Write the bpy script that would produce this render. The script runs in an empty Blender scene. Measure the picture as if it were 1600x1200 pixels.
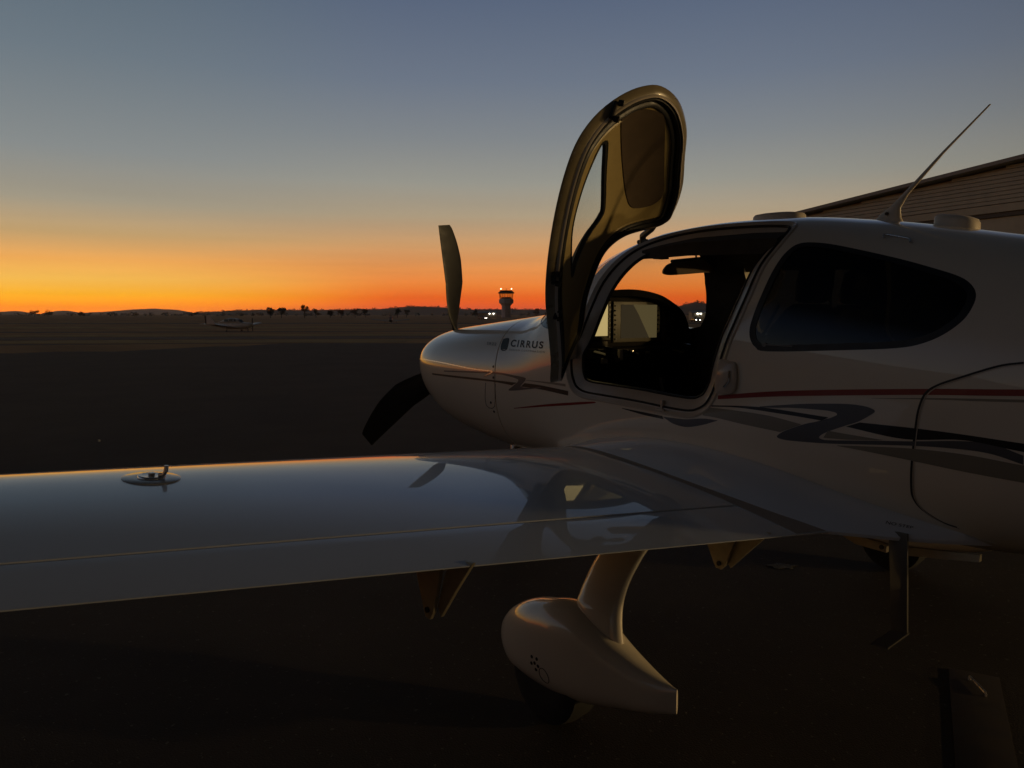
import bpy, bmesh, math, random
import numpy as np
from mathutils import Vector, Matrix

random.seed(7)
rng = np.random.default_rng(7)
S = bpy.context.scene
COL = S.collection
# Metres. x runs aft along the parked aircraft, y to its starboard side, z up; the ground is z = 0.

# ---------------------------------------------------------------- camera
cam = bpy.data.cameras.new('camera')
cam.sensor_width = 36.0
cam.lens = 36.0 * 1170.0 / 1600.0
cam.clip_start = 0.05
cam.clip_end = 30000.0
cam_o = bpy.data.objects.new('camera', cam)
COL.objects.link(cam_o)
CAM = Vector((5.06, -3.26, 1.58))
AZ, PITCH = math.radians(38.0), math.atan(110.0 / 1170.0)
FWD = Vector((-math.cos(AZ) * math.cos(PITCH), math.sin(AZ) * math.cos(PITCH), -math.sin(PITCH)))
cam_o.location = CAM
cam_o.rotation_euler = FWD.to_track_quat('-Z', 'Y').to_euler()
S.camera = cam_o

# ---------------------------------------------------------------- dusk sky
world = bpy.data.worlds.new('World')
S.world = world
world.use_nodes = True


def build_sky():
    nt = world.node_tree
    nt.nodes.clear()
    N, L = nt.nodes.new, nt.links.new
    tc = N('ShaderNodeTexCoord')
    sep = N('ShaderNodeSeparateXYZ')
    L(tc.outputs['Generated'], sep.inputs[0])

    def m(op, a, b=None, clamp=False):
        n = N('ShaderNodeMath')
        n.operation = op
        n.use_clamp = clamp
        for i, v in enumerate((a, b)):
            if v is None:
                continue
            if isinstance(v, (int, float)):
                n.inputs[i].default_value = v
            else:
                L(v, n.inputs[i])
        return n.outputs[0]

    z = m('MAXIMUM', sep.outputs[2], 0.0)
    t = m('POWER', z, 0.5)
    hx = m('MULTIPLY', sep.outputs[0], sep.outputs[0])
    hy = m('MULTIPLY', sep.outputs[1], sep.outputs[1])
    hl = m('MAXIMUM', m('POWER', m('ADD', hx, hy), 0.5), 1e-4)
    # cosine of the bearing from the afterglow, which lies a little to port of straight ahead
    ga = math.radians(GLOW_AZ)
    cs = m('DIVIDE', m('ADD', m('MULTIPLY', sep.outputs[0], -math.cos(ga)), m('MULTIPLY', sep.outputs[1], math.sin(ga))), hl)

    def ramp(stops):
        r = N('ShaderNodeValToRGB')
        L(t, r.inputs[0])
        el = r.color_ramp.elements
        while len(el) < len(stops):
            el.new(0.5)
        for e, (p, c) in zip(el, stops):
            e.position = p
            e.color = (c[0], c[1], c[2], 1)
        return r.outputs[0]

    glow = ramp(SKY_GLOW)
    side = ramp(SKY_SIDE)
    back = ramp(SKY_BACK)

    def mapr(v, a, b):
        n = N('ShaderNodeMapRange')
        n.interpolation_type = 'SMOOTHSTEP'
        n.inputs[1].default_value = a
        n.inputs[2].default_value = b
        L(v, n.inputs[0])
        return n.outputs[0]

    def mix(f, a, b):
        n = N('ShaderNodeMix')
        n.data_type = 'RGBA'
        L(f, n.inputs[0])
        L(a, n.inputs[6])
        L(b, n.inputs[7])
        return n.outputs[2]

    c1 = mix(mapr(cs, 0.84, 1.0), side, glow)
    c2 = mix(mapr(cs, 0.62, -0.45), c1, back)
    # thin uneven bands of dust near the horizon
    mp = N('ShaderNodeMapping')
    mp.inputs['Scale'].default_value = (1.0, 1.0, 22)
    L(tc.outputs['Generated'], mp.inputs[0])
    nz = N('ShaderNodeTexNoise')
    nz.inputs['Scale'].default_value = 1.6
    nz.inputs['Detail'].default_value = 5
    L(mp.outputs[0], nz.inputs['Vector'])
    low = mapr(z, 0.22, 0.0)
    k = m('ADD', 1.0, m('MULTIPLY', m('MULTIPLY', m('SUBTRACT', nz.outputs[0], 0.5), 0.45), low))
    vm = N('ShaderNodeVectorMath')
    vm.operation = 'SCALE'
    L(c2, vm.inputs[0])
    L(k, vm.inputs['Scale'])
    bg = N('ShaderNodeBackground')
    bg.inputs['Strength'].default_value = 1.0
    L(vm.outputs[0], bg.inputs['Color'])
    out = N('ShaderNodeOutputWorld')
    L(bg.outputs[0], out.inputs[0])


GLOW_AZ = -2.0
SKY_GLOW = [(0.0, (2.6, .50, .0)), (.09, (1.7, .45, .0)), (.15, (1.2, .54, .02)), (.20, (1.0, .54, .09)), (.25, (.90, .42, .10)), (.305, (.56, .37, .17)), (.36, (.36, .32, .24)),
            (.43, (.245, .265, .265)), (.535, (.15, .19, .225)), (.625, (.098, .138, .180)), (.74, (.020, .025, .033)), (1.0, (.003, .0045, .007))]
SKY_SIDE = [(0.0, (1.3, .10, .02)), (.08, (1.1, .11, .012)), (.145, (.95, .14, .010)), (.19, (.90, .23, .035)), (.24, (.86, .31, .08)), (.30, (.62, .335, .145)), (.355, (.43, .34, .225)), (.41, (.31, .305, .265)),
            (.47, (.22, .24, .255)), (.535, (.15, .183, .24)), (.625, (.09, .123, .195)), (.74, (.020, .024, .032)), (1.0, (.003, .0045, .007))]
SKY_BACK = [(0.0, (.065, .036, .016)), (.15, (.066, .038, .019)), (.32, (.046, .031, .019)), (.454, (.030, .023, .018)), (.625, (.015, .014, .014)), (.78, (.007, .008, .010)), (1.0, (.003, .0045, .007))]
build_sky()

S.view_settings.view_transform = 'Standard'
S.view_settings.look = 'None'
S.view_settings.exposure = 0.0
S.view_settings.gamma = 1.0
S.view_settings.use_curve_mapping = False
S.cycles.use_denoising = True
S.cycles.max_bounces = 8
S.cycles.transparent_max_bounces = 12
S.cycles.caustics_reflective = False
S.cycles.caustics_refractive = False
S.cycles.sample_clamp_indirect = 4.0


# ---------------------------------------------------------------- materials
def mat(name, col, rough=.5, metal=0., coat=0., spec=.5, noise=None, bump=None, emit=None):
    m = bpy.data.materials.new(name)
    m.use_nodes = True
    nt = m.node_tree
    b = nt.nodes['Principled BSDF']
    b.inputs['Base Color'].default_value = (*col, 1)
    b.inputs['Roughness'].default_value = rough
    b.inputs['Metallic'].default_value = metal
    b.inputs['Coat Weight'].default_value = coat
    b.inputs['Coat Roughness'].default_value = .025
    b.inputs['Specular IOR Level'].default_value = spec
    tc = None
    if noise or bump:
        tc = nt.nodes.new('ShaderNodeTexCoord')
    if noise:
        scale, amt, ramt = noise
        nz = nt.nodes.new('ShaderNodeTexNoise')
        nz.inputs['Scale'].default_value = scale
        nz.inputs['Detail'].default_value = 6
        nt.links.new(tc.outputs['Object'], nz.inputs['Vector'])
        mr = nt.nodes.new('ShaderNodeMapRange')
        mr.inputs[1].default_value, mr.inputs[2].default_value = .3, .7
        mr.inputs[3].default_value, mr.inputs[4].default_value = 1 - amt, 1 + amt * .6
        nt.links.new(nz.outputs[0], mr.inputs[0])
        vm = nt.nodes.new('ShaderNodeVectorMath')
        vm.operation = 'SCALE'
        vm.inputs[0].default_value = col
        nt.links.new(mr.outputs[0], vm.inputs['Scale'])
        nt.links.new(vm.outputs[0], b.inputs['Base Color'])
        if ramt:
            m2 = nt.nodes.new('ShaderNodeMapRange')
            m2.inputs[1].default_value, m2.inputs[2].default_value = .3, .7
            m2.inputs[3].default_value, m2.inputs[4].default_value = max(.02, rough - ramt), min(1, rough + ramt)
            nt.links.new(nz.outputs[0], m2.inputs[0])
            nt.links.new(m2.outputs[0], b.inputs['Roughness'])
    if bump:
        scale, st, dist = bump
        nb = nt.nodes.new('ShaderNodeTexNoise')
        nb.inputs['Scale'].default_value = scale
        nb.inputs['Detail'].default_value = 5
        nt.links.new(tc.outputs['Object'], nb.inputs['Vector'])
        bp = nt.nodes.new('ShaderNodeBump')
        bp.inputs['Strength'].default_value = st
        bp.inputs['Distance'].default_value = dist
        nt.links.new(nb.outputs[0], bp.inputs['Height'])
        nt.links.new(bp.outputs[0], b.inputs['Normal'])
    if emit:
        b.inputs['Emission Color'].default_value = (*emit[0], 1)
        b.inputs['Emission Strength'].default_value = emit[1]
    return m


def glass(name, tint, rough=.01):
    m = bpy.data.materials.new(name)
    m.use_nodes = True
    nt = m.node_tree
    nt.nodes.clear()
    o = nt.nodes.new('ShaderNodeOutputMaterial')
    tr = nt.nodes.new('ShaderNodeBsdfTransparent')
    tr.inputs[0].default_value = (*tint, 1)
    gl = nt.nodes.new('ShaderNodeBsdfGlossy')
    gl.inputs['Roughness'].default_value = rough
    fr = nt.nodes.new('ShaderNodeFresnel')
    fr.inputs[0].default_value = 1.45
    mx = nt.nodes.new('ShaderNodeMixShader')
    geo = nt.nodes.new('ShaderNodeNewGeometry')
    inv = nt.nodes.new('ShaderNodeMath')
    inv.operation = 'SUBTRACT'
    inv.inputs[0].default_value = 1.0
    nt.links.new(geo.outputs['Backfacing'], inv.inputs[1])
    mul = nt.nodes.new('ShaderNodeMath')
    mul.operation = 'MULTIPLY'
    nt.links.new(fr.outputs[0], mul.inputs[0])
    nt.links.new(inv.outputs[0], mul.inputs[1])
    nt.links.new(mul.outputs[0], mx.inputs[0])
    nt.links.new(tr.outputs[0], mx.inputs[1])
    nt.links.new(gl.outputs[0], mx.inputs[2])
    nt.links.new(mx.outputs[0], o.inputs[0])
    return m


M = dict(
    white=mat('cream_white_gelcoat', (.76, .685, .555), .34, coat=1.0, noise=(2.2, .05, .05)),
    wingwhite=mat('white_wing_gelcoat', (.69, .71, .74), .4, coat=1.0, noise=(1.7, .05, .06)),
    lip=mat('cream_door_jamb_paint', (.52, .45, .36), .35, coat=.5, noise=(9, .08, .05)),
    flange=mat('olive_door_flange', (.23, .19, .11), .3, coat=.6, noise=(14, .12, .05)),
    steel=mat('dark_painted_steel', (.10, .095, .085), .3, coat=.4),
    red=mat('dark_red_vinyl', (.26, .012, .012), .35, coat=1.0),
    black=mat('black_vinyl', (.006, .006, .007), .4, coat=.4),
    grey=mat('slate_vinyl', (.095, .097, .105), .4, coat=.5),
    olive=mat('taupe_vinyl', (.26, .235, .18), .4, coat=.6),
    letter=mat('navy_black_lettering', (.010, .011, .014), .5, spec=.25),
    emblem=mat('slate_green_emblem', (.035, .05, .055), .5, spec=.3, noise=(60, .35, 0)),
    faint=mat('grey_lettering', (.2, .19, .18), .4, spec=.3),
    seam=mat('dark_seam', (.02, .018, .016), .6),
    rubber=mat('black_rubber', (.012, .012, .012), .45, noise=(30, .2, .1)),
    tyre=mat('tyre_rubber', (.015, .015, .015), .8, noise=(25, .3, 0)),
    trim=mat('beige_cabin_trim', (.40, .31, .13), .42, noise=(40, .07, .06), bump=(400, .15, .001)),
    leather=mat('brown_headliner', (.085, .058, .035), .7, noise=(18, .15, .05), bump=(300, .25, .001)),
    visor=mat('brown_visor_plastic', (.36, .25, .15), .6),
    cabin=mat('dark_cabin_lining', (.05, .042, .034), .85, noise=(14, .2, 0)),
    seat=mat('charcoal_seat_leather', (.035, .031, .028), .5, noise=(12, .2, .08), bump=(120, .2, .002)),
    panel=mat('charcoal_panel', (.028, .026, .023), .95, spec=.08),
    cowling=mat('matt_black_glareshield', (.012, .011, .010), .95, spec=.06),
    bezel=mat('grey_bezel', (.10, .088, .058), .45),
    knob=mat('black_knob', (.01, .01, .01), .3),
    metal=mat('brushed_aluminium', (.62, .6, .57), .28, metal=1, noise=(60, .04, .03)),
    chrome=mat('polished_steel', (.75, .74, .72), .1, metal=1),
    walk=mat('dark_grip_strip', (.44, .37, .31), .7, bump=(700, .5, .001)),
    bracket=mat('primed_bracket', (.50, .42, .28), .45, noise=(35, .12, .05)),
    bolt=mat('dark_bolt', (.05, .045, .04), .4, metal=.8),
    blade=mat('matt_black_blade', (.011, .0105, .009), .5, noise=(20, .15, .08)),
    bladetip=mat('white_blade_tip', (.55, .54, .5), .4),
    antenna=mat('cream_antenna_paint', (.62, .55, .45), .45, noise=(20, .08, .05)),
    capring=mat('grey_cap_surround', (.50, .48, .44), .45, coat=.8, noise=(40, .1, .05)),
    glass=glass('clear_glazing', (.93, .94, .92)),
    tint=glass('dark_tinted_glazing', (.26, .265, .26)),
    reflect_bright=mat('display_reflection_bright', (.008, .008, .007), .12, spec=.03, emit=((1.0, .75, .30), .46)),  # emission stands in for a bright reflection in the display glass
    reflect_dim=mat('display_reflection_dim', (.008, .008, .006), .12, spec=.03, emit=((1.0, .76, .32), .075)),  # weaker part of the same reflection, put into emission
    reflect_dark=mat('display_reflection_dark', (.008, .007, .005), .12, spec=.03, emit=((1.0, .75, .40), .028)),  # darkest part of the reflection, also put into emission
    concrete=mat('pale_concrete', (.60, .58, .60), .8, noise=(.3, .15, 0)),
    towerdark=mat('dark_red_roof', (.07, .02, .018), .7),
    cabglass=glass('tower_glass', (.80, .82, .70)),
    flood=mat('added_lamp_glass', (.8, .7, .5), .4, emit=((1.0, .68, .30), 30.0)),  # glowing glass of the assumed floodlight and the added work light
    lamp=mat('white_lamp', (.8, .8, .8), .4, emit=((1.0, .92, .80), 14.0)),
    lampwarm=mat('amber_lamp', (.8, .6, .4), .4, emit=((1.0, .72, .40), 6.0)),
    tail_lamp=mat('white_tail_lamp', (.8, .8, .8), .4, emit=((1.0, .95, .9), .6)),
    bark=mat('bark', (.05, .038, .028), .9),
    leaf=mat('gum_leaves', (.05, .052, .03), .8, noise=(.8, .4, 0)),
    cladding=mat('weathered_cladding', (.42, .385, .31), .62, noise=(2.2, .16, .08)),
    cladding_dark=mat('dark_flashing', (.07, .06, .05), .6),
    roofsheet=mat('galvanised_roof', (.22, .21, .20), .5, noise=(1.2, .2, .1)),
    carpaint=mat('dark_car_paint', (.05, .05, .055), .3, coat=1.0),
    white_far=mat('white_aircraft_paint', (.72, .70, .66), .35),
    dark_far=mat('dark_aircraft_paint', (.09, .075, .06), .5),
    farglass=mat('dark_far_glass', (.02, .02, .02), .1),
    timber=mat('stained_timber', (.018, .011, .009), .75, noise=(9, .3, .1)),
)


# ---------------------------------------------------------------- object helpers
def link(name, me, parent=None, material=None):
    o = bpy.data.objects.new(name, me)
    COL.objects.link(o)
    if parent is not None:
        o.parent = parent
    if material is not None:
        me.materials.clear()
        me.materials.append(M[material] if isinstance(material, str) else material)
    return o


def tag(o, label=None, cat=None, group=None, kind=None):
    for k, v in (('label', label), ('category', cat), ('group', group), ('kind', kind)):
        if v:
            o[k] = v
    return o


def empty(name, loc=(0, 0, 0), rz=0.0):
    o = bpy.data.objects.new(name, None)
    o.location = loc
    o.rotation_euler = (0, 0, rz)
    o.empty_display_size = .3
    COL.objects.link(o)
    return o


def smooth(me, ang=35):
    me.polygons.foreach_set('use_smooth', [True] * len(me.polygons))
    me.set_sharp_from_angle(angle=math.radians(ang))
    return me


def pymesh(name, v, f, sm=35):
    me = bpy.data.meshes.new(name)
    me.from_pydata([tuple(map(float, p)) for p in v], [], [tuple(map(int, q)) for q in f])
    me.validate()
    bm = bmesh.new()
    bm.from_mesh(me)
    bmesh.ops.recalc_face_normals(bm, faces=bm.faces)
    bm.to_mesh(me)
    bm.free()
    me.update()
    if sm:
        smooth(me, sm)
    return me


class MB:
    """collects simple solids into one mesh"""
    def __init__(self):
        self.v, self.f = [], []

    def add(self, v, f):
        n = len(self.v)
        self.v += [tuple(p) for p in v]
        self.f += [tuple(i + n for i in q) for q in f]
        return self

    def box(self, c, s, rz=0.0, taper=1.0):
        cx, cy, cz = c
        hx, hy, hz = s[0] / 2, s[1] / 2, s[2] / 2
        pts = []
        for dz in (-1, 1):
            k = taper if dz > 0 else 1.0
            for dx, dy in ((-1, -1), (1, -1), (1, 1), (-1, 1)):
                x, y = dx * hx * k, dy * hy * k
                pts.append((cx + x * math.cos(rz) - y * math.sin(rz), cy + x * math.sin(rz) + y * math.cos(rz), cz + dz * hz))
        return self.add(pts, [(3, 2, 1, 0), (4, 5, 6, 7), (0, 1, 5, 4), (1, 2, 6, 5), (2, 3, 7, 6), (3, 0, 4, 7)])

    def tube(self, pts, rad, n=10, cap=True):
        pts = [Vector(p) for p in pts]
        if not isinstance(rad, (list, tuple)):
            rad = [rad] * len(pts)
        ring, u = [], None
        for i, p in enumerate(pts):
            t = (pts[min(i + 1, len(pts) - 1)] - pts[max(i - 1, 0)]).normalized()
            if u is None:
                u = t.orthogonal().normalized()
            u = (u - t * u.dot(t)).normalized()
            w = t.cross(u)
            for k in range(n):
                a = 2 * math.pi * k / n
                ring.append(p + (u * math.cos(a) + w * math.sin(a)) * rad[i])
        f = []
        for i in range(len(pts) - 1):
            for k in range(n):
                f.append((i * n + k, i * n + (k + 1) % n, (i + 1) * n + (k + 1) % n, (i + 1) * n + k))
        if cap:
            f.append(tuple(range(n))[::-1])
            f.append(tuple(range((len(pts) - 1) * n, len(pts) * n)))
        return self.add(ring, f)

    def prism(self, poly, axis, a, b):
        """poly in the two other axes, extruded along axis (0, 1, 2) from a to b"""
        n = len(poly)
        def P(q, h):
            r = [0, 0, 0]
            o = [i for i in range(3) if i != axis]
            r[o[0]], r[o[1]], r[axis] = q[0], q[1], h
            return r
        v = [P(q, a) for q in poly] + [P(q, b) for q in poly]
        f = [tuple(range(n))[::-1], tuple(range(n, 2 * n))] + [(i, (i + 1) % n, n + (i + 1) % n, n + i) for i in range(n)]
        return self.add(v, f)

    def loft(self, rings, cap=True, closed=True):
        n = len(rings[0])
        v = [p for r in rings for p in r]
        f = []
        for i in range(len(rings) - 1):
            for k in range(n if closed else n - 1):
                f.append((i * n + k, i * n + (k + 1) % n, (i + 1) * n + (k + 1) % n, (i + 1) * n + k))
        if cap:
            f.append(tuple(range(n))[::-1])
            f.append(tuple(range((len(rings) - 1) * n, len(rings) * n)))
        return self.add(v, f)

    def disc(self, c, r, h, axis=2, n=24):
        poly = [(r * math.cos(2 * math.pi * k / n), r * math.sin(2 * math.pi * k / n)) for k in range(n)]
        o = [i for i in range(3) if i != axis]
        poly = [(p[0] + c[o[0]], p[1] + c[o[1]]) for p in poly]
        return self.prism(poly, axis, c[axis], c[axis] + h)

    def build(self, name, material, parent=None, sm=35, bevel=0):
        me = pymesh(name, self.v, self.f, sm)
        if bevel:
            bm = bmesh.new()
            bm.from_mesh(me)
            ed = [e for e in bm.edges if len(e.link_faces) == 2 and e.calc_face_angle(0) > math.radians(40)]
            bmesh.ops.bevel(bm, geom=ed, offset=bevel, segments=2, profile=.6, affect='EDGES', clamp_overlap=True)
            bm.to_mesh(me)
            bm.free()
            smooth(me, 40)
        return link(name, me, parent, material)


def spline(pts, n=6, closed=False):
    """Catmull-Rom through 2-D or 3-D points"""
    P = np.array(pts, float)
    N = len(P)
    out = []
    for i in range(N if closed else N - 1):
        if closed:
            p0, p1, p2, p3 = P[(i - 1) % N], P[i], P[(i + 1) % N], P[(i + 2) % N]
        else:
            p1, p2 = P[i], P[i + 1]
            p0 = P[i - 1] if i > 0 else 2 * p1 - p2
            p3 = P[i + 2] if i + 2 < N else 2 * p2 - p1
        for t in np.linspace(0, 1, n, endpoint=False):
            out.append(.5 * ((2 * p1) + (p2 - p0) * t + (2 * p0 - 5 * p1 + 4 * p2 - p3) * t * t + (3 * p1 - p0 - 3 * p2 + p3) * t ** 3))
    if not closed:
        out.append(P[-1])
    return np.array(out)


# ================================================================ the setting
def flat_dir(az_deg):
    """unit ground direction at a bearing in degrees to starboard of the aircraft's nose"""
    a = math.radians(az_deg)
    return np.array([-math.cos(a), math.sin(a)])


ORG = np.array([CAM.x, CAM.y])


def ground_z(d):
    return float(np.interp(d, [0, 42, 100, 300, 800, 1500, 9000], [0, 0, -.62, -1.15, -1.75, -2.2, -2.5]))


def at(az, d):
    p = ORG + flat_dir(az) * d
    return (float(p[0]), float(p[1]), ground_z(d))


def surf_material(name, base, scale, amt, stretch=(1, 1, 1), rough=.9, bump=None, speck=None):
    m = mat(name, base, rough)
    nt = m.node_tree
    b = nt.nodes['Principled BSDF']
    b.inputs['Specular IOR Level'].default_value = .25
    tc = nt.nodes.new('ShaderNodeTexCoord')
    mp = nt.nodes.new('ShaderNodeMapping')
    mp.inputs['Scale'].default_value = stretch
    mp.inputs['Rotation'].default_value = (0, 0, AZ)
    nt.links.new(tc.outputs['Object'], mp.inputs[0])
    n1 = nt.nodes.new('ShaderNodeTexNoise')
    n1.inputs['Scale'].default_value = scale
    n1.inputs['Detail'].default_value = 8
    n1.inputs['Roughness'].default_value = .65
    nt.links.new(mp.outputs[0], n1.inputs['Vector'])
    mr = nt.nodes.new('ShaderNodeMapRange')
    mr.inputs[1].default_value, mr.inputs[2].default_value = .3, .7
    mr.inputs[3].default_value, mr.inputs[4].default_value = 1 - amt, 1 + amt
    nt.links.new(n1.outputs[0], mr.inputs[0])
    vm = nt.nodes.new('ShaderNodeVectorMath')
    vm.operation = 'SCALE'
    vm.inputs[0].default_value = base
    nt.links.new(mr.outputs[0], vm.inputs['Scale'])
    col = vm.outputs[0]
    if speck:
        vo = nt.nodes.new('ShaderNodeTexNoise')
        vo.inputs['Scale'].default_value = speck[0]
        vo.inputs['Detail'].default_value = 2
        nt.links.new(tc.outputs['Object'], vo.inputs['Vector'])
        cr = nt.nodes.new('ShaderNodeMapRange')
        cr.inputs[1].default_value, cr.inputs[2].default_value = .66, .74
        nt.links.new(vo.outputs[0], cr.inputs[0])
        mx = nt.nodes.new('ShaderNodeMix')
        mx.data_type = 'RGBA'
        nt.links.new(cr.outputs[0], mx.inputs[0])
        nt.links.new(col, mx.inputs[6])
        mx.inputs[7].default_value = (*speck[1], 1)
        col = mx.outputs[2]
    nt.links.new(col, b.inputs['Base Color'])
    if bump:
        nb = nt.nodes.new('ShaderNodeTexNoise')
        nb.inputs['Scale'].default_value = bump[0]
        nb.inputs['Detail'].default_value = 6
        nt.links.new(tc.outputs['Object'], nb.inputs['Vector'])
        bp = nt.nodes.new('ShaderNodeBump')
        bp.inputs['Strength'].default_value = bump[1]
        bp.inputs['Distance'].default_value = bump[2]
        nt.links.new(nb.outputs[0], bp.inputs['Height'])
        nt.links.new(bp.outputs[0], b.inputs['Normal'])
    return m


M['grassfield'] = surf_material('dry_grass_field', (.38, .215, .085), .02, .45, (1, 7, 1), .95, (3, .6, .15))
M['apron'] = surf_material('worn_apron_asphalt', (.024, .0195, .016), .6, .5, (1, 1, 1), .85, (130, .5, .008), (38, (.075, .068, .06)))
M['taxi'] = surf_material('taxiway_asphalt', (.028, .024, .022), .1, .3, (1, 4, 1), .85)
M['verge'] = surf_material('mown_verge', (.40, .28, .10), .05, .4, (1, 9, 1), .95)
M['hill'] = surf_material('far_hill_scrub', (.20, .115, .105), .004, .25, (1, 1, 1), 1.0)
M['ridge'] = surf_material('wooded_ridge', (.085, .062, .058), .012, .45, (1, 1, 1), 1.0)


def ring_sheet(name, d_list, az0, az1, na, material, lift=0.0):
    v, f = [], []
    az = np.linspace(az0, az1, na)
    for d in d_list:
        for a in az:
            x, y, z = at(a, d)
            v.append((x, y, z + lift))
    for i in range(len(d_list) - 1):
        for k in range(na - 1):
            f.append((i * na + k, i * na + k + 1, (i + 1) * na + k + 1, (i + 1) * na + k))
    o = link(name, pymesh(name, v, f, 60), None, material)
    return o


g = ring_sheet('ground', [.01, 3, 8, 15, 25, 42, 55, 70, 100, 140, 200, 300, 500, 800, 1200, 2000, 4000, 9500], 0, 360, 97, 'grassfield', -.006)
tag(g, kind='structure')

RIGHT = np.array([math.sin(AZ), math.cos(AZ)])
AHEAD = np.array([-math.cos(AZ), math.sin(AZ)])


def strip(name, d0, d1, r0, r1, material, lift, wob=0.0, n=60):
    """a band of ground lying square to the view axis, edges slightly wandering"""
    v, f = [], []
    cols = 8
    for j in range(cols + 1):
        for i in range(n + 1):
            r = r0 + (r1 - r0) * i / n
            e = wob * (math.sin(i * .9) * .5 + math.sin(i * .37 + 1) * .5)
            d = d0 + (d1 - d0) * j / cols + (e if j in (0, cols) else 0)
            p = ORG + AHEAD * d + RIGHT * r
            v.append((p[0], p[1], ground_z(float(np.linalg.norm(AHEAD * d + RIGHT * r))) + lift))
    for j in range(cols):
        for i in range(n):
            a = j * (n + 1) + i
            f.append((a, a + 1, a + n + 2, a + n + 1))
    return tag(link(name, pymesh(name, v, f, 60), None, material), kind='structure')


strip('apron', -60, 40.5, -90, 110, 'apron', 0.0, 0.5)
strip('verge', 41.6, 47.5, -160, -6, 'verge', .006, .5)
strip('taxiway', 50, 60, -220, 220, 'taxi', .004, .4)
strip('verge', 63, 70, -160, 40, 'verge', .006, .7)
strip('taxiway', 86, 92, -260, 160, 'taxi', .004, .3)
strip('verge', 118, 132, -320, 60, 'verge', .006, 1.5)
strip('taxiway', 180, 200, -500, 400, 'taxi', .004, .5)


def range_of_hills(name, D, prof, material, depth, rough, seed, base_drop=0.0):
    """a ridge of hills: profile given as (bearing, height over eye level in metres) at distance D"""
    r = np.random.default_rng(seed)
    az = np.linspace(prof[0][0], prof[-1][0], 420)
    h = np.interp(az, [p[0] for p in prof], [p[1] for p in prof]) + CAM.z
    k = np.zeros_like(az)
    for fq, am in ((1.1, .5), (2.7, .3), (6.1, .2), (13.0, .12)):
        k += am * np.sin(az * fq + r.uniform(0, 6.28))
    h = h + k * rough
    v, f = [], []
    n = len(az)
    rows = [(-1.0, 0.0), (-.7, .18), (-.45, .45), (-.2, .8), (0, 1.0), (.3, .7), (.8, 0.0)]
    for t, q in rows:
        for i, a in enumerate(az):
            d = D + depth * t * (1 + .12 * math.sin(a * 1.7 + t * 3))
            p = ORG + flat_dir(a) * d
            zb = ground_z(d) - 4
            v.append((p[0], p[1], zb + (h[i] - zb) * q + (r.normal() * rough * .25 if 0 < q < 1 else 0)))
    for j in range(len(rows) - 1):
        for i in range(n - 1):
            a = j * n + i
            f.append((a, a + 1, a + n + 1, a + n))
    return tag(link(name, pymesh(name, v, f, 80), None, material), kind='structure')


def bearing(px):
    return 38.0 + math.degrees(math.atan((px - 800.0) / 1170.0))


# far blue-brown hills to the left, low wooded ridge across the middle, darker hills behind the cabin
range_of_hills('hills', 6500, [(-75, 22), (-40, 40), (-15, 30), (bearing(0), 12), (bearing(12), 17), (bearing(28), 19), (bearing(40), 16), (bearing(52), 4), (bearing(62), -4), (bearing(72), 4), (bearing(88), 16),
               (bearing(100), 22), (bearing(113), 20), (bearing(122), 12), (bearing(132), 6), (bearing(150), 13), (bearing(160), 12), (bearing(178), 20), (bearing(196), 27), (bearing(215), 33), (bearing(233), 35), (bearing(240), 40), (bearing(243), 41),
               (bearing(249), 36), (bearing(270), 33), (bearing(284), 27), (bearing(298), 14), (bearing(312), 2), (bearing(345), -6), (bearing(400), -12), (60, -10)], 'hill', 1500, 1.6, 3)
range_of_hills('hills', 2600, [(bearing(250), -14), (bearing(290), 0), (bearing(320), 5), (bearing(360), 9), (bearing(400), 12), (bearing(470), 12), (bearing(560), 13), (bearing(600), 17), (bearing(640), 24), (bearing(690), 22), (bearing(740), 14),
               (bearing(860), 15), (bearing(1000), 18), (bearing(1060), 26), (bearing(1075), 34), (bearing(1085), 40), (bearing(1097), 34), (bearing(1110), 33), (bearing(1180), 24), (75, 20), (100, 16), (140, 10)], 'ridge', 650, 1.2, 5)


# ---------------------------------------------------------------- trees
def leaf_crown(name, parent, r, h, z0, n, seed, size, material='leaf', lobes=6, base=(0, 0)):
    q = np.random.default_rng(seed)
    v, f = [], []
    cs = [(q.uniform(-.55, .55) * r + base[0], q.uniform(-.55, .55) * r + base[1], z0 + h * q.uniform(.25, .85), r * q.uniform(.35, .62)) for _ in range(lobes)]
    for i in range(n):
        cx, cy, cz, cr = cs[i % lobes]
        d = q.normal(size=3)
        d /= np.linalg.norm(d)
        p = np.array([cx, cy, cz]) + d * cr * q.uniform(.45, 1.0) * np.array([1, 1, .75])
        a = q.normal(size=3); a /= np.linalg.norm(a)
        b = np.cross(a, d); b /= max(np.linalg.norm(b), 1e-6)
        s = size * q.uniform(.6, 1.3)
        k = len(v)
        v += [tuple(p - a * s), tuple(p + b * s * .5), tuple(p + a * s), tuple(p - b * s * .5)]
        f.append((k, k + 1, k + 2, k + 3))
    me = bpy.data.meshes.new(name)
    me.from_pydata(v, [], f)
    return link(name, me, parent, material)


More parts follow.
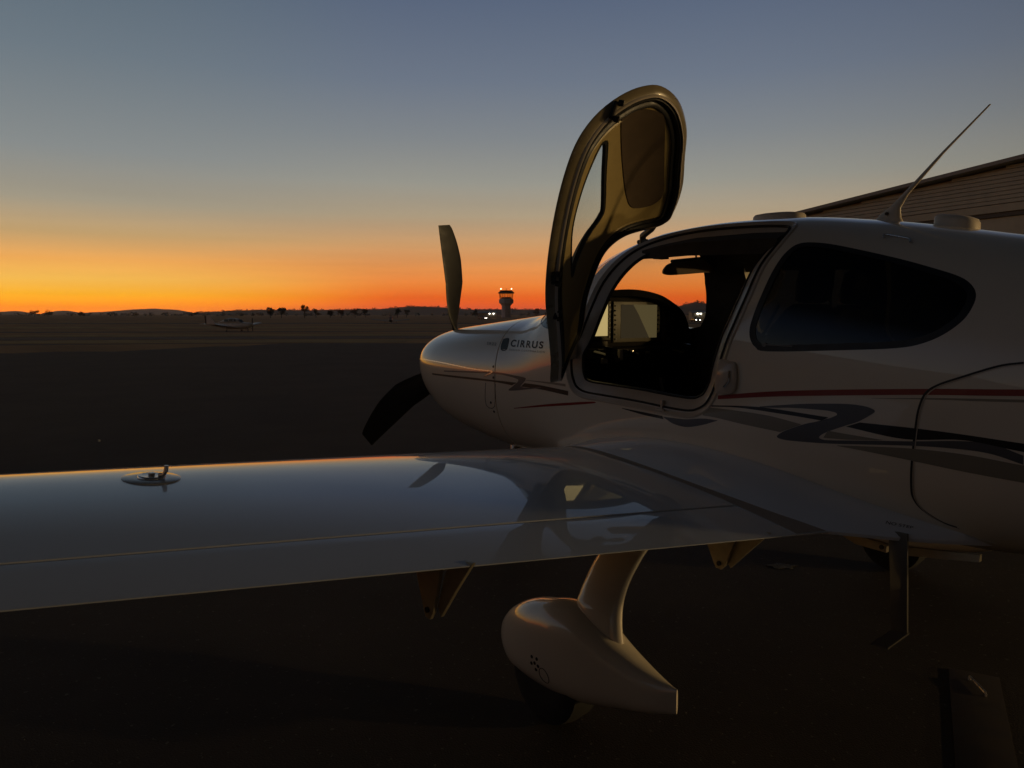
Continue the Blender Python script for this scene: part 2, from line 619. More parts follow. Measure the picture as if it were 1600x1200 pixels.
TREES = [  # screen bearing handled as a compass bearing: (bearing source, distance, height, crown radius, label)
    (424, 520, 7.0, 3.6, 'broad dark gum tree, left one of the close pair beyond the white parked plane'),
    (441, 530, 7.2, 3.4, 'broad dark gum tree, right one of the close pair beyond the white parked plane'),
    (477, 500, 8.2, 2.6, 'tall thin gum tree standing alone right of the close pair of trees'),
    (495, 560, 6.0, 2.2, 'small slim tree next right of the tall thin gum tree'),
    (517, 560, 5.0, 2.6, 'low round tree standing left of the small bushy trees on the plain'),
    (534, 540, 5.6, 3.2, 'wide low bushy tree left of the tree clump in mid horizon'),
    (556, 600, 7.0, 4.2, 'wide spreading tree, leftmost of the mid horizon clump'),
    (572, 620, 6.4, 3.6, 'dense round tree at the right end of the mid horizon clump'),
    (622, 560, 6.8, 3.4, 'open crowned tree behind the small dark aircraft on the field'),
    (636, 640, 6.0, 2.8, 'narrow tree just right of the open crowned tree'),
    (743, 700, 7.0, 3.4, 'dark tree on the horizon between propeller and control tower'),
    (838, 700, 7.5, 3.6, 'dark tree on the horizon right of the control tower'),
    (57, 900, 6.0, 5.5, 'low wide scrubby tree on the far left horizon'),
    (78, 900, 6.6, 5.0, 'dark scrubby tree right of the low wide scrub on the far left'),
    (128, 980, 5.0, 4.5, 'small scrubby tree below the leftmost saddle of the far hills'),
]
for i, (px, d, h, r, lab) in enumerate(TREES):
    t = empty('gum_tree', at(bearing(px), d), rng.uniform(0, 6.28))
    tag(t, lab, 'tree', 'trees scattered along the edge of the airfield')
    tr = MB()
    tr.tube([(0, 0, -.3), (.05, 0, h * .25), (.15, .1, h * .55)], [.28, .22, .14], 7)
    for b in range(3):
        a = rng.uniform(0, 6.28)
        tr.tube([(.08, .03, h * (.3 + .08 * b)), (r * .4 * math.cos(a), r * .4 * math.sin(a), h * .62), (r * .6 * math.cos(a), r * .6 * math.sin(a), h * .8)], [.13, .08, .04], 5)
    tr.build('trunk', 'bark', t)
    leaf_crown('crown', t, r, h * .85, h * .22, 420, 40 + i, .5, lobes=7)


def tree_belt():
    """scrub and trees along the ridge tops and the field edge that read as one mass"""
    q = np.random.default_rng(21)
    v, f = [], []

    def clump(x, y, z, r, n):
        for _ in range(n):
            d = q.normal(size=3)
            d /= np.linalg.norm(d)
            p = np.array([x, y, z + r * .7]) + d * r * np.array([1.1, 1.1, .8]) * q.uniform(.5, 1)
            a = q.normal(size=3); a /= np.linalg.norm(a)
            b = np.cross(a, d); b /= max(np.linalg.norm(b), 1e-6)
            s = r * .34
            k = len(v)
            v.extend([tuple(p - a * s), tuple(p + b * s * .7), tuple(p + a * s), tuple(p - b * s * .7)])
            f.append((k, k + 1, k + 2, k + 3))

    for i in range(330):
        a = q.uniform(bearing(0) - 12, 70)
        d = q.uniform(1050, 1500)
        x, y, z = at(a, d)
        clump(x, y, z, q.uniform(1.6, 4.2), 14)
    for i in range(420):
        px = q.uniform(290, 1190)
        a = bearing(px)
        d = 2600 + q.uniform(-160, 10)
        prof = np.interp(px, [250, 290, 320, 360, 400, 470, 560, 600, 640, 690, 740, 860, 1000, 1060, 1075, 1085, 1097, 1110, 1180], [-14, 0, 5, 9, 12, 12, 13, 17, 24, 22, 14, 15, 18, 26, 34, 40, 34, 33, 24])
        p = ORG + flat_dir(a) * d
        clump(p[0], p[1], prof + CAM.z - 3.5, q.uniform(2.6, 6.0), 14)
    me = bpy.data.meshes.new('distant_scrub')
    me.from_pydata(v, [], f)
    tag(link('distant_scrub', me, None, 'leaf'), 'dark scrub and small trees massed along the horizon', 'scrub', kind='stuff')


tree_belt()


# ---------------------------------------------------------------- control tower
def octo(r, z, n=8, rot=math.pi / 8):
    return [(r * math.cos(rot + 2 * math.pi * k / n), r * math.sin(rot + 2 * math.pi * k / n), z) for k in range(n)]


tw = empty('control_tower', at(bearing(791), 600), .3)
tag(tw, 'pale octagonal airport control tower with glazed cab and lit roof lamps', 'control tower')
MB().loft([octo(3.9, -3), octo(3.7, 6), octo(3.6, 9.2), octo(5.2, 11.2)]).build('shaft', 'concrete', tw)
MB().loft([octo(5.9, 11.2), octo(6.0, 14.2), octo(5.4, 14.2), octo(5.4, 15.0)]).build('gallery', 'concrete', tw)
MB().loft([octo(5.0, 15.0), octo(5.5, 19.0)]).build('cab_glass', 'cabglass', tw)
for k in range(8):
    a = math.pi / 8 + 2 * math.pi * k / 8
    MB().tube([(5.15 * math.cos(a), 5.15 * math.sin(a), 14.9), (5.62 * math.cos(a), 5.62 * math.sin(a), 19.1)], .16, 6).build('mullion', 'towerdark', tw)
MB().loft([octo(6.6, 19.0), octo(6.6, 19.7), octo(5.4, 20.6), octo(4.9, 21.4)]).build('roof', 'towerdark', tw)
MB().tube([(0, 0, 21.3), (0, 0, 23.2)], [.22, .1], 6).build('mast', 'towerdark', tw)
MB().box((0, 0, 15.6), (5.5, 5.5, 1.1)).build('console', 'panel', tw)
for yy in (-4.2, 4.2):
    vx = Vector((RIGHT[0], RIGHT[1], 0)) * yy
    vx.rotate(Matrix.Rotation(-.3, 3, 'Z'))
    p = MB().tube([(vx.x, vx.y, 20.6), (vx.x, vx.y, 22.3)], .12, 6).build('lamp_post', 'towerdark', tw)
    MB().loft([[(x + vx.x, y + vx.y, z) for x, y, z in octo(r_, z_)] for r_, z_ in ((.1, 22.2), (.45, 22.5), (.45, 22.9), (.1, 23.2))]).build('lamp', 'lampwarm', p)


# ---------------------------------------------------------------- lit sheds and parked cars far across the field
def shed(az, d, w, dp, h, label, lamps, rz):
    s = empty('airfield_shed', at(az, d), rz)
    tag(s, label, 'shed', 'sheds across the airfield')
    MB().box((0, 0, h / 2 - .3), (w, dp, h + .6)).build('wall', 'cladding', s)
    MB().prism([(-dp / 2 - .3, h), (0, h + .9), (dp / 2 + .3, h)], 0, -w / 2 - .3, w / 2 + .3).build('roof', 'roofsheet', s)
    for lx, side in lamps:
        MB().box((lx, side * (dp / 2 + .16), h - .35), (.55, .3, .3)).build('wall_lamp', 'lamp', s)
    return s


def parked_car(az, d, rz, label):
    c = empty('parked_car', at(az, d), rz)
    tag(c, label, 'car', 'cars parked across the airfield')
    prof = [(-2.1, .35), (-2.15, .75), (-1.5, .9), (-1.0, 1.42), (.6, 1.45), (1.2, .95), (2.1, .8), (2.15, .4)]
    MB().prism(prof, 1, -.85, .85).build('body', 'carpaint', c, bevel=.06)
    MB().prism([(-1.25, .95), (-.9, 1.36), (.52, 1.38), (.98, .97)], 1, -.86, .86).build('window', 'farglass', c)
    for wx in (-1.3, 1.3):
        for wy in (-.86, .7):
            MB().disc((wx, wy, .33), .33, .16, 1, 14).build('wheel', 'tyre', c)
    for wy in (-.6, .6):
        MB().disc((2.13, wy, .68), .13, .06, 0, 12).build('headlight', 'lamp', c)
    return c


_v = math.pi - AZ  # local +x looks away from the camera along its axis
shed(bearing(1094), 330, 9, 6, 3.1, 'low dark shed with bright wall lamps, seen through the cabin', [(-2.2, -1), (-.9, -1), (2.2, -1)], _v + math.pi / 2 + math.pi)
shed(bearing(762), 420, 10, 6, 3.2, 'low dark shed with bright wall lamps below the control tower', [(1.2, -1), (3.4, -1)], _v + math.pi / 2 + math.pi)
parked_car(bearing(1086), 240, _v + math.pi + .1, 'dark parked car with lit headlights, leftmost seen through the cabin')
parked_car(bearing(1111), 240, _v + math.pi - .25, 'dark parked car with lit headlights, rightmost seen through the cabin')
parked_car(bearing(754), 360, _v + math.pi + .9, 'dark parked car with headlights on, left of the shed below the tower')


# ---------------------------------------------------------------- other parked aircraft on the field
def field_plane(az, d, rz, label, paint, lamp=False, s=1.0):
    p = empty('parked_aircraft', at(az, d), rz)
    p.scale = (s, s, s)
    tag(p, label, 'aircraft', 'small aircraft parked out on the field')

    def ring(x, w, zt, zb, n=14):
        zc, hh = (zt + zb) / 2, (zt - zb) / 2
        return [(x, w * math.cos(a) * abs(math.cos(a)) ** -.25 if abs(math.cos(a)) > 1e-3 else 0, zc + hh * math.sin(a)) for a in np.linspace(0, 2 * math.pi, n, endpoint=False)]
    p.location.z -= .3
    st = [(3.0, .12, 1.22, 1.02), (2.85, .36, 1.38, .84), (2.2, .5, 1.46, .66), (1.5, .55, 1.5, .6), (.8, .58, 1.5, .58), (-.6, .56, 1.48, .6), (-1.6, .4, 1.42, .74), (-2.8, .22, 1.34, .98), (-3.9, .08, 1.3, 1.14)]
    MB().loft([ring(*q) for q in st]).build('fuselage', paint, p)
    cab = [(1.6, .3, 1.5, 1.36), (1.1, .5, 1.82, 1.36), (.5, .53, 2.02, 1.36), (-.4, .52, 2.02, 1.36), (-1.3, .42, 1.74, 1.36), (-2.0, .2, 1.42, 1.32)]
    MB().loft([ring(*q) for q in cab]).build('cabin_roof', paint, p)
    for side in (-1, 1):
        w = []
        for x0, x1, z0, z1 in ((.62, 1.05, 1.56, 1.86), (-.1, .5, 1.56, 1.9), (-.8, -.2, 1.56, 1.88)):
            MB().add([(x0, side * .545, z0), (x1, side * .545, z0), (x1 - (.25 if x0 > .6 else 0), side * .50, z1), (x0, side * .51, z1),
                      (x0, side * .5, z0), (x1, side * .5, z0), (x1 - (.25 if x0 > .6 else 0), side * .46, z1), (x0, side * .47, z1)],
                     [(0, 1, 2, 3), (7, 6, 5, 4), (0, 4, 5, 1), (1, 5, 6, 2), (2, 6, 7, 3), (3, 7, 4, 0)]).build('side_window', 'farglass', p)
        foil = [(0.75, 0), (.6, .09), (.2, .12), (-.4, .07), (-.85, 0), (-.4, -.04), (.3, -.07), (.65, -.05)]
        MB().loft([[(.45 + fx, side * yy, .74 + (abs(yy) - .4) * .12 + fz) for fx, fz in foil] for yy in (.3, 2.5, 4.9)]).build('wing', paint, p)
        MB().loft([[(-3.35 + fx * .5, side * yy, 1.25 + fz * .4) for fx, fz in foil] for yy in (.05, 1.8)]).build('tailplane', paint, p)
        leg = MB().tube([(.3, side * 1.5, .8), (.3, side * 1.55, .2)], .05, 8).build('leg', 'dark_far', p)
        MB().disc((.3, side * 1.55 - .07, .2), .2, .14, 1, 14).build('wheel', 'tyre', leg)
    MB().prism([(-2.6, 1.36), (-3.5, 2.35), (-3.95, 2.38), (-3.9, 1.2), (-3.2, 1.2)], 1, -.035, .035).build('fin', paint, p)
    MB().prism([(-3.96, 2.36), (-4.25, 2.3), (-4.15, 1.2), (-3.91, 1.18)], 1, -.03, .03).build('rudder', 'dark_far', p)
    leg = MB().tube([(2.35, 0, .8), (2.4, 0, .2)], .05, 8).build('leg', 'dark_far', p)
    MB().disc((2.4, -.06, .18), .18, .12, 1, 14).build('wheel', 'tyre', leg)
    MB().loft([[(3.0 + a, .15 * k * math.cos(t), 1.12 + .15 * k * math.sin(t)) for t in np.linspace(0, 6.283, 10, endpoint=False)] for a, k in ((0, 1), (.15, .8), (.3, .1))]).build('spinner', paint, p)
    MB().box((3.08, 0, 1.12), (.05, .16, 1.8)).build('propeller_blade', 'blade', p)
    MB().add([(1.58, -.28, 1.5), (1.58, .28, 1.5), (1.12, .44, 1.84), (1.12, -.44, 1.84), (1.62, -.28, 1.5), (1.62, .28, 1.5), (1.16, .44, 1.84), (1.16, -.44, 1.84)],
             [(3, 2, 1, 0), (4, 5, 6, 7), (0, 1, 5, 4), (2, 3, 7, 6), (1, 2, 6, 5), (3, 0, 4, 7)]).build('windshield', 'farglass', p)
    if lamp:
        MB().disc((-4.2, -.05, 1.24), .06, .1, 1, 8).build('tail_light', 'tail_lamp', p)
    return p


# heading: local +x is the nose
field_plane(bearing(364), 101, math.atan2(RIGHT[1], RIGHT[0]) - .28, 'small white low wing aircraft parked side on with nose to the right', 'white_far', True, .96)
field_plane(bearing(611), 200, math.atan2(AHEAD[1], AHEAD[0]) + .1, 'small dark aircraft far out on the field seen tail on with wings level', 'dark_far')


# ---------------------------------------------------------------- hangar beyond the aircraft
def hangar(name, p0, ax, u0, u1, eave, rise, head, depth, label, panels, ribs):
    """gable front running from u0 to u1 along ax; local x along the front, local -y faces the apron"""
    hg = empty(name, p0, math.atan2(ax[1], ax[0]))
    tag(hg, label, 'hangar')
    um = (u0 + u1) / 2
    slope = rise / (um - u0)
    def top(u):
        return eave + rise - abs(u - um) * slope
    # horizontal weatherboard strips of the gable above the door header
    n = 0
    z = head + .14
    bh = .11
    while z < eave + rise - .1 and ribs:
        a = u0 if z + bh < eave else min(um, u0 + max(0.0, (z + bh - eave) / slope))
        b = u1 - (a - u0)
        if b - a < .5:
            break
        MB().add([(a, -.02, z), (b, -.02, z), (b, .0, z + bh - .012), (a, .0, z + bh - .012), (a, .06, z), (b, .06, z), (b, .06, z + bh - .012), (a, .06, z + bh - .012)],
                 [(0, 1, 2, 3), (7, 6, 5, 4), (0, 4, 5, 1), (2, 6, 7, 3), (1, 5, 6, 2), (3, 7, 4, 0)]).build('board', 'cladding', hg, sm=0)
        z += bh
    MB().prism([(u0, head + .1), (u1, head + .1), (u1, eave - .03), (um, eave + rise - .03), (u0, eave - .03)], 1, .07, .3).build('gable_wall', 'cladding', hg, sm=0)
    MB().box((um, -.06, head), (u1 - u0 + .2, .16, .2)).build('door_header', 'cladding', hg, sm=0)
    MB().box((um, -.03, head - .16), (u1 - u0, .1, .12)).build('door_track', 'cladding_dark', hg, sm=0)
    w = (u1 - u0) / panels
    for k in range(panels):
        MB().box((u0 + w * (k + .5), .02 + .05 * (k % 2), (head - .22) / 2), (w - .06, .05, head - .24)).build('door_panel', 'cladding', hg, sm=0)
    # roof sheets with an overhanging verge
    for sgn in (-1, 1):
        ue = um + sgn * (um - u0 + .25)
        ze = eave - .25 * slope
        MB().add([(um, -.35, eave + rise), (ue, -.35, ze), (ue, depth, ze), (um, depth, eave + rise),
                  (um, -.35, eave + rise + .1), (ue, -.35, ze + .1), (ue, depth, ze + .1), (um, depth, eave + rise + .1)],
                 [(0, 1, 2, 3), (7, 6, 5, 4), (0, 4, 5, 1), (1, 5, 6, 2), (2, 6, 7, 3)]).build('roof', 'roofsheet', hg, sm=0)
        MB().box((u0 if sgn < 0 else u1, depth / 2, eave / 2 - .1), (.2, depth - .8, eave - .1)).build('side_wall', 'cladding', hg, sm=0)
    MB().box((um, depth - .2, (head + .5) / 2), (u1 - u0 - .4, .2, head + .5)).build('back_wall', 'cladding', hg, sm=0)
    return hg


hangar('hangar', (-5.928, 20.304, 0), (.977, -.215), -6.6, 18.0, 4.80, .9, 4.38, 22, 'weathered timber gabled hangar rising behind the cabin roof', 6, True)
# across the apron on the port side, out of the picture: it shows only as a reflection in the white flank
hangar('hangar', (-12.0, -26.0, 0), (-.98, -.2), -14.0, 14.0, 5.6, 1.6, 4.8, 20, 'long pale hangar across the apron beyond the port wing', 7, False)



# ---------------------------------------------------------------- an assumed, unseen apron floodlight behind the photographer, whose yellow light falls on the door, the antennas and the hangar front
fm = empty('assumed_floodlight_mast', (16.0, 10.0, 0), math.atan2(-10.8, -13.6) - math.pi)
tag(fm, 'assumed steel floodlight mast, out of view on the apron behind the aircraft tail', 'floodlight')
MB().tube([(0, 0, 0), (0, 0, 2.85)], [.07, .05], 12).build('pole', 'metal', fm)
MB().box((0, 0, .05), (.4, .4, .1)).build('base', 'concrete', fm, bevel=.01)
MB().loft([[(-.16 - d, y * k, 2.75 + z * k) for y, z in ((-.22, -.15), (.22, -.15), (.22, .15), (-.22, .15))] for d, k in ((-.2, .5), (-.05, .8), (.03, 1.0))]).build('lamp_housing', 'cladding_dark', fm, sm=0)
MB().box((-.195, 0, 2.75), (.006, .40, .26)).build('lamp_glass', 'flood', fm, sm=0)
fl = bpy.data.lights.new('floodlight', 'SPOT')  # assumed lamp, inferred from the yellow light; its source is unseen
fl.energy = 2500
fl.color = (1.0, .66, .28)
fl.spot_size = math.radians(170)
fl.spot_blend = .6
fl.shadow_soft_size = .2
flo = bpy.data.objects.new('floodlight', fl)
COL.objects.link(flo)
flo.parent = fm
flo.location = (-.25, 0, 2.75)
flo.rotation_euler = Vector((-1, 0, -.06)).to_track_quat('-Z', 'Y').to_euler()


# a low work light added beside the mast, out of view: it shines under the tail and picks out the trailing edges
wl = empty('added_work_light', (17.0, 8.2, 0), math.atan2(-10.5, -14.0) - math.pi)
tag(wl, 'added low portable work light, out of view, on a tripod standing beside the assumed floodlight mast', 'added work light')
MB().tube([(-.3, -.25, 0), (0, 0, .9), (.3, -.25, 0)], .014, 8).tube([(0, .35, 0), (0, 0, .9)], .014, 8).tube([(0, 0, .85), (0, 0, 1.2)], .016, 8).build('stand', 'metal', wl)
MB().box((-.02, 0, 1.28), (.08, .26, .2)).build('lamp_housing', 'cladding_dark', wl, bevel=.01)
MB().box((-.063, 0, 1.28), (.006, .22, .16)).build('lamp_glass', 'flood', wl, sm=0)
l2 = bpy.data.lights.new('added_work_lamp', 'SPOT')  # added lamp, put in to brighten the wing's trailing edges
l2.energy = 900
l2.color = (1.0, .70, .34)
l2.spot_size = math.radians(100)
l2.spot_blend = .6
l2.shadow_soft_size = .12
l2o = bpy.data.objects.new('added_work_lamp', l2)
COL.objects.link(l2o)
l2o.parent = wl
l2o.location = (-.09, 0, 1.28)
l2o.rotation_euler = Vector((-1, 0, 0)).to_track_quat('-Z', 'Y').to_euler()


def haze(density):
    me = pymesh('haze', [(sx * 11000, sy * 11000, z) for z in (-9, 75) for sx, sy in ((-1, -1), (1, -1), (1, 1), (-1, 1))],
                [(3, 2, 1, 0), (4, 5, 6, 7), (0, 1, 5, 4), (1, 2, 6, 5), (2, 3, 7, 6), (3, 0, 4, 7)], 0)
    m = bpy.data.materials.new('thin_evening_haze')
    m.use_nodes = True
    nt = m.node_tree
    nt.nodes.clear()
    o = nt.nodes.new('ShaderNodeOutputMaterial')
    v = nt.nodes.new('ShaderNodeVolumePrincipled')
    v.inputs['Color'].default_value = (.97, .95, .95, 1)
    v.inputs['Density'].default_value = density
    v.inputs['Anisotropy'].default_value = .7
    nt.links.new(v.outputs[0], o.inputs['Volume'])
    tag(link('haze', me, None, m), kind='stuff')


haze(6.5e-5)
# ================================================================ the white aircraft in the foreground
AIR = empty('light_aircraft', (0, 0, 0))
tag(AIR, 'white low wing light aircraft with its cabin door swung open', 'aircraft')

# fuselage stations: x, height of greatest width, half width, top, bottom, roundness above and below
ST = np.array([
[0.24,1.26,.20,1.38,1.10,2.0,2.0],
[0.27,1.25,.30,1.405,1.05,2.0,2.0],
[0.32,1.24,.395,1.44,0.985,2.05,2.1],
[0.40,1.235,.465,1.468,0.925,2.1,2.15],
[0.55,1.22,.535,1.49,0.84,2.15,2.3],
[0.75,1.21,.575,1.51,0.77,2.2,2.45],
[1.05,1.20,.60,1.54,0.72,2.25,2.5],
[1.40,1.19,.615,1.575,0.69,2.3,2.6],
[1.55,1.19,.62,1.592,0.68,2.3,2.6],
[1.75,1.185,.623,1.665,0.68,2.4,2.6],
[1.88,1.183,.625,1.77,0.67,2.5,2.6],
[2.00,1.18,.628,1.855,0.67,2.6,2.6],
[2.25,1.18,.63,1.962,0.67,2.75,2.6],
[2.50,1.18,.63,2.012,0.67,2.8,2.6],
[2.80,1.18,.63,2.028,0.67,2.75,2.6],
[3.15,1.18,.625,2.016,0.68,2.65,2.6],
[3.50,1.19,.605,1.972,0.68,2.5,2.5],
[4.00,1.22,.555,1.875,0.69,2.3,2.5],
[4.50,1.25,.48,1.76,0.755,2.2,2.4],
[5.00,1.28,.40,1.66,0.87,2.1,2.2],
[6.00,1.31,.26,1.52,1.09,2.0,2.0],
[7.00,1.33,.15,1.45,1.20,2.0,2.0],
[7.60,1.35,.07,1.42,1.28,2.0,2.0]])


def pchip(xs, ys, x):
    x = np.asarray(x, float)
    h = np.diff(xs)
    d = np.diff(ys) / h
    m = np.zeros_like(ys)
    for i in range(1, len(xs) - 1):
        if d[i - 1] * d[i] > 0:
            w1, w2 = 2 * h[i] + h[i - 1], h[i] + 2 * h[i - 1]
            m[i] = (w1 + w2) / (w1 / d[i - 1] + w2 / d[i])
    m[0], m[-1] = d[0], d[-1]
    i = np.clip(np.searchsorted(xs, x) - 1, 0, len(xs) - 2)
    t = (x - xs[i]) / h[i]
    return (2 * t**3 - 3 * t**2 + 1) * ys[i] + (t**3 - 2 * t**2 + t) * h[i] * m[i] + (-2 * t**3 + 3 * t**2) * ys[i + 1] + (t**3 - t**2) * h[i] * m[i + 1]


def prm(x):
    return [pchip(ST[:, 0], ST[:, k], x) for k in range(1, 7)]


def implicit(p, off=0.0):
    zm, w, t, b, nt, nb = prm(p[:, 0])
    w, t, b = w - off, t - off, b + off
    upz = p[:, 2] >= zm
    h = np.where(upz, t - zm, zm - b)
    n = np.where(upz, nt, nb)
    return (np.abs(p[:, 1]) / w) ** n + (np.abs(p[:, 2] - zm) / h) ** n - 1


def normals_at(p, off=0.0):
    e = 1e-4
    g = np.zeros_like(p)
    for k in range(3):
        d = np.zeros(3); d[k] = e
        g[:, k] = implicit(p + d, off) - implicit(p - d, off)
    return g / np.maximum(np.linalg.norm(g, axis=1), 1e-12)[:, None]


def side_pt(x, z, off=0.0, side=-1):
    """points on the skin (off > 0 is inside, < 0 outside), on the port side by default"""
    x = np.atleast_1d(np.asarray(x, float)); z = np.atleast_1d(np.asarray(z, float))
    zm, w, t, b, nt, nb = prm(x)
    w, t, b = w - off, t - off, b + off
    upz = z >= zm
    h = np.where(upz, t - zm, zm - b)
    n = np.where(upz, nt, nb)
    q = np.clip(1 - (np.abs(z - zm) / h) ** n, 1e-7, None)
    return np.stack([x, side * w * q ** (1 / n), z], 1)


def shell(xgrid, k, d0, d1, x_of=None):
    """closed solid between two offsets of the skin; xgrid runs 0..1 when x_of maps it per angle"""
    a = np.linspace(0, 2 * np.pi, k, endpoint=False)
    # spread the points evenly along the outline
    zm, w, t, b, nt, nb = [float(q) for q in prm(2.5)]
    fine = np.linspace(0, 2 * np.pi, 4000)
    c, s = np.cos(fine), np.sin(fine)
    n = np.where(s >= 0, nt, nb)
    yy = w * np.sign(c) * np.abs(c) ** (2 / n)
    zz = np.where(s >= 0, t - zm, zm - b) * np.sign(s) * np.abs(s) ** (2 / n)
    L = np.r_[0, np.cumsum(np.hypot(np.diff(yy), np.diff(zz)))]
    a = np.interp(np.linspace(0, L[-1], k, endpoint=False), L, fine)
    V = []
    nx = len(xgrid)
    for off in (d0, d1):
        for u in xgrid:
            x = np.full(k, u) if x_of is None else x_of(u, a)
            zm, w, t, b, nt, nb = prm(x)
            c, s = np.cos(a), np.sin(a)
            n = np.where(s >= 0, nt, nb)
            h = np.where(s >= 0, t - off - zm, zm - b - off)
            V.append(np.stack([x, (w - off) * np.sign(c) * np.abs(c) ** (2 / n), zm + h * np.sign(s) * np.abs(s) ** (2 / n)], 1))
    V = np.concatenate(V)
    F = []
    for i in range(nx - 1):
        for j in range(k):
            q = (i * k + j, i * k + (j + 1) % k, (i + 1) * k + (j + 1) % k, (i + 1) * k + j)
            F.append(q)
            F.append(tuple(r + nx * k for r in q[::-1]))
    for i in (0, nx - 1):
        for j in range(k):
            q = (i * k + j, i * k + (j + 1) % k, (i + nx) * k + (j + 1) % k, (i + nx) * k + j)
            F.append(q if i else q[::-1])
    me = bpy.data.meshes.new('shell')
    me.from_pydata(V.tolist(), [], F)
    bm = bmesh.new()
    bm.from_mesh(me)
    bmesh.ops.recalc_face_normals(bm, faces=bm.faces)
    bm.to_mesh(me)
    bm.free()
    return me


def prism_xz(poly, y0, y1):
    n = len(poly)
    v = [(p[0], y0, p[1]) for p in poly] + [(p[0], y1, p[1]) for p in poly]
    f = [tuple(range(n)), tuple(range(2 * n - 1, n - 1, -1))] + [(i, n + i, n + (i + 1) % n, (i + 1) % n) for i in range(n)]
    me = bpy.data.meshes.new('prism')
    me.from_pydata(v, [], f)
    bm = bmesh.new()
    bm.from_mesh(me)
    bmesh.ops.recalc_face_normals(bm, faces=bm.faces)
    bm.to_mesh(me)
    bm.free()
    return me


def plug(poly, out=.35, inn=.12, side=-1):
    """cutter that follows the skin's own normals round an outline"""
    P = side_pt(poly[:, 0], poly[:, 1], 0, side)
    Nn = normals_at(P)
    n = len(P)
    v = [tuple(p) for p in P + Nn * out] + [tuple(p) for p in P - Nn * inn]
    me = bpy.data.meshes.new('plug')
    f = [tuple(range(n)), tuple(range(2 * n - 1, n - 1, -1))] + [(i, n + i, n + (i + 1) % n, (i + 1) % n) for i in range(n)]
    me.from_pydata(v, [], f)
    bm = bmesh.new()
    bm.from_mesh(me)
    bmesh.ops.triangulate(bm, faces=bm.faces)
    bmesh.ops.recalc_face_normals(bm, faces=bm.faces)
    bm.to_mesh(me)
    bm.free()
    return me


def boolean(base, ops):
    """base mesh with a list of (operation, mesh) applied; returns a new mesh"""
    tmp = bpy.data.objects.new('tmp', base)
    COL.objects.link(tmp)
    cut = []
    for op, me in ops:
        c = bpy.data.objects.new('tmp_cut', me)
        COL.objects.link(c)
        cut.append(c)
        md = tmp.modifiers.new('b', 'BOOLEAN')
        md.operation = op
        md.object = c
        md.solver = 'EXACT'
    bpy.context.view_layer.update()
    dg = bpy.context.evaluated_depsgraph_get()
    out = bpy.data.meshes.new_from_object(tmp.evaluated_get(dg))
    for o in cut + [tmp]:
        me = o.data
        bpy.data.objects.remove(o)
        bpy.data.meshes.remove(me)
    return out


def skin_normals(me, off_mid=None, inner_mat=False):
    """shade by the true curvature of the skin instead of by the cut triangles"""
    bm = bmesh.new()
    bm.from_mesh(me)
    bmesh.ops.remove_doubles(bm, verts=bm.verts, dist=1e-5)
    bmesh.ops.triangulate(bm, faces=[f for f in bm.faces if len(f.verts) > 4])
    bm.to_mesh(me)
    bm.free()
    n = len(me.vertices)
    co = np.empty(n * 3); me.vertices.foreach_get('co', co); co = co.reshape(-1, 3)
    nv = normals_at(co)
    lv = np.empty(len(me.loops), int); me.loops.foreach_get('vertex_index', lv)
    pn = np.empty(len(me.polygons) * 3); me.polygons.foreach_get('normal', pn); pn = pn.reshape(-1, 3)
    ls = np.empty(len(me.polygons), int); me.polygons.foreach_get('loop_start', ls)
    lt = np.empty(len(me.polygons), int); me.polygons.foreach_get('loop_total', lt)
    lp = np.repeat(np.arange(len(me.polygons)), lt)
    fn = pn[lp]
    an = nv[lv]
    d = (fn * an).sum(1)
    res = np.where((d > .82)[:, None], an, np.where((d < -.82)[:, None], -an, fn))
    me.polygons.foreach_set('use_smooth', [True] * len(me.polygons))
    if inner_mat:
        pc = np.empty(len(me.polygons) * 3); me.polygons.foreach_get('center', pc); pc = pc.reshape(-1, 3)
        pnv = (pn * normals_at(pc)).sum(1)
        me.polygons.foreach_set('material_index', [1 if q < -.5 else 0 for q in pnv])
    me.normals_split_custom_set(res.tolist())
    me.update()
    return me


# outlines seen square from the side: (x, z)
REAR_WINDOW = [(3.244, 1.476), (3.235, 1.515), (3.241, 1.567), (3.262, 1.671), (3.282, 1.776), (3.302, 1.837), (3.336, 1.867), (3.411, 1.865), (3.519, 1.842), (3.723, 1.786), (3.862, 1.741), (3.95, 1.708), (3.994, 1.678), (4.016, 1.645), (4.017, 1.606), (3.999, 1.558), (3.951, 1.51), (3.887, 1.476), (3.807, 1.458), (3.632, 1.445), (3.328, 1.429), (3.27, 1.445)]
HATCH = [(4.188, 1.424), (4.121, 1.41), (4.017, 1.367), (3.952, 1.337), (3.917, 1.306), (3.899, 1.249), (3.892, 1.181), (3.887, 1.113), (3.874, 0.969), (3.875, 0.925), (3.894, 0.885), (3.945, 0.843), (3.991, 0.829)]
COWL_SPLIT = [(0.464, 1.258), (0.617, 1.263), (0.91, 1.257), (1.259, 1.24), (1.422, 1.239), (1.491, 1.235)]
COWL_DOOR = [(1.418, 1.165), (1.405, 1.027), (1.495, 1.028), (1.52, 1.165)]
FASTENERS = [(1.492, 1.266), (1.5, 1.202), (1.477, 0.994), (1.46, 1.048)]
LOGO = [(1.476, 1.428), (1.533, 1.43), (1.577, 1.371), (1.518, 1.368)]
TEXT_MAIN = [(1.6, 1.388), (1.944, 1.389), (1.571, 1.428), (1.944, 1.429)]
TEXT_SMALL = [(1.609, 1.366), (1.966, 1.367), (1.604, 1.376), (1.967, 1.377)]
TEXT_TYPE = [(1.338, 1.39), (1.446, 1.388), (1.319, 1.407), (1.43, 1.405)]
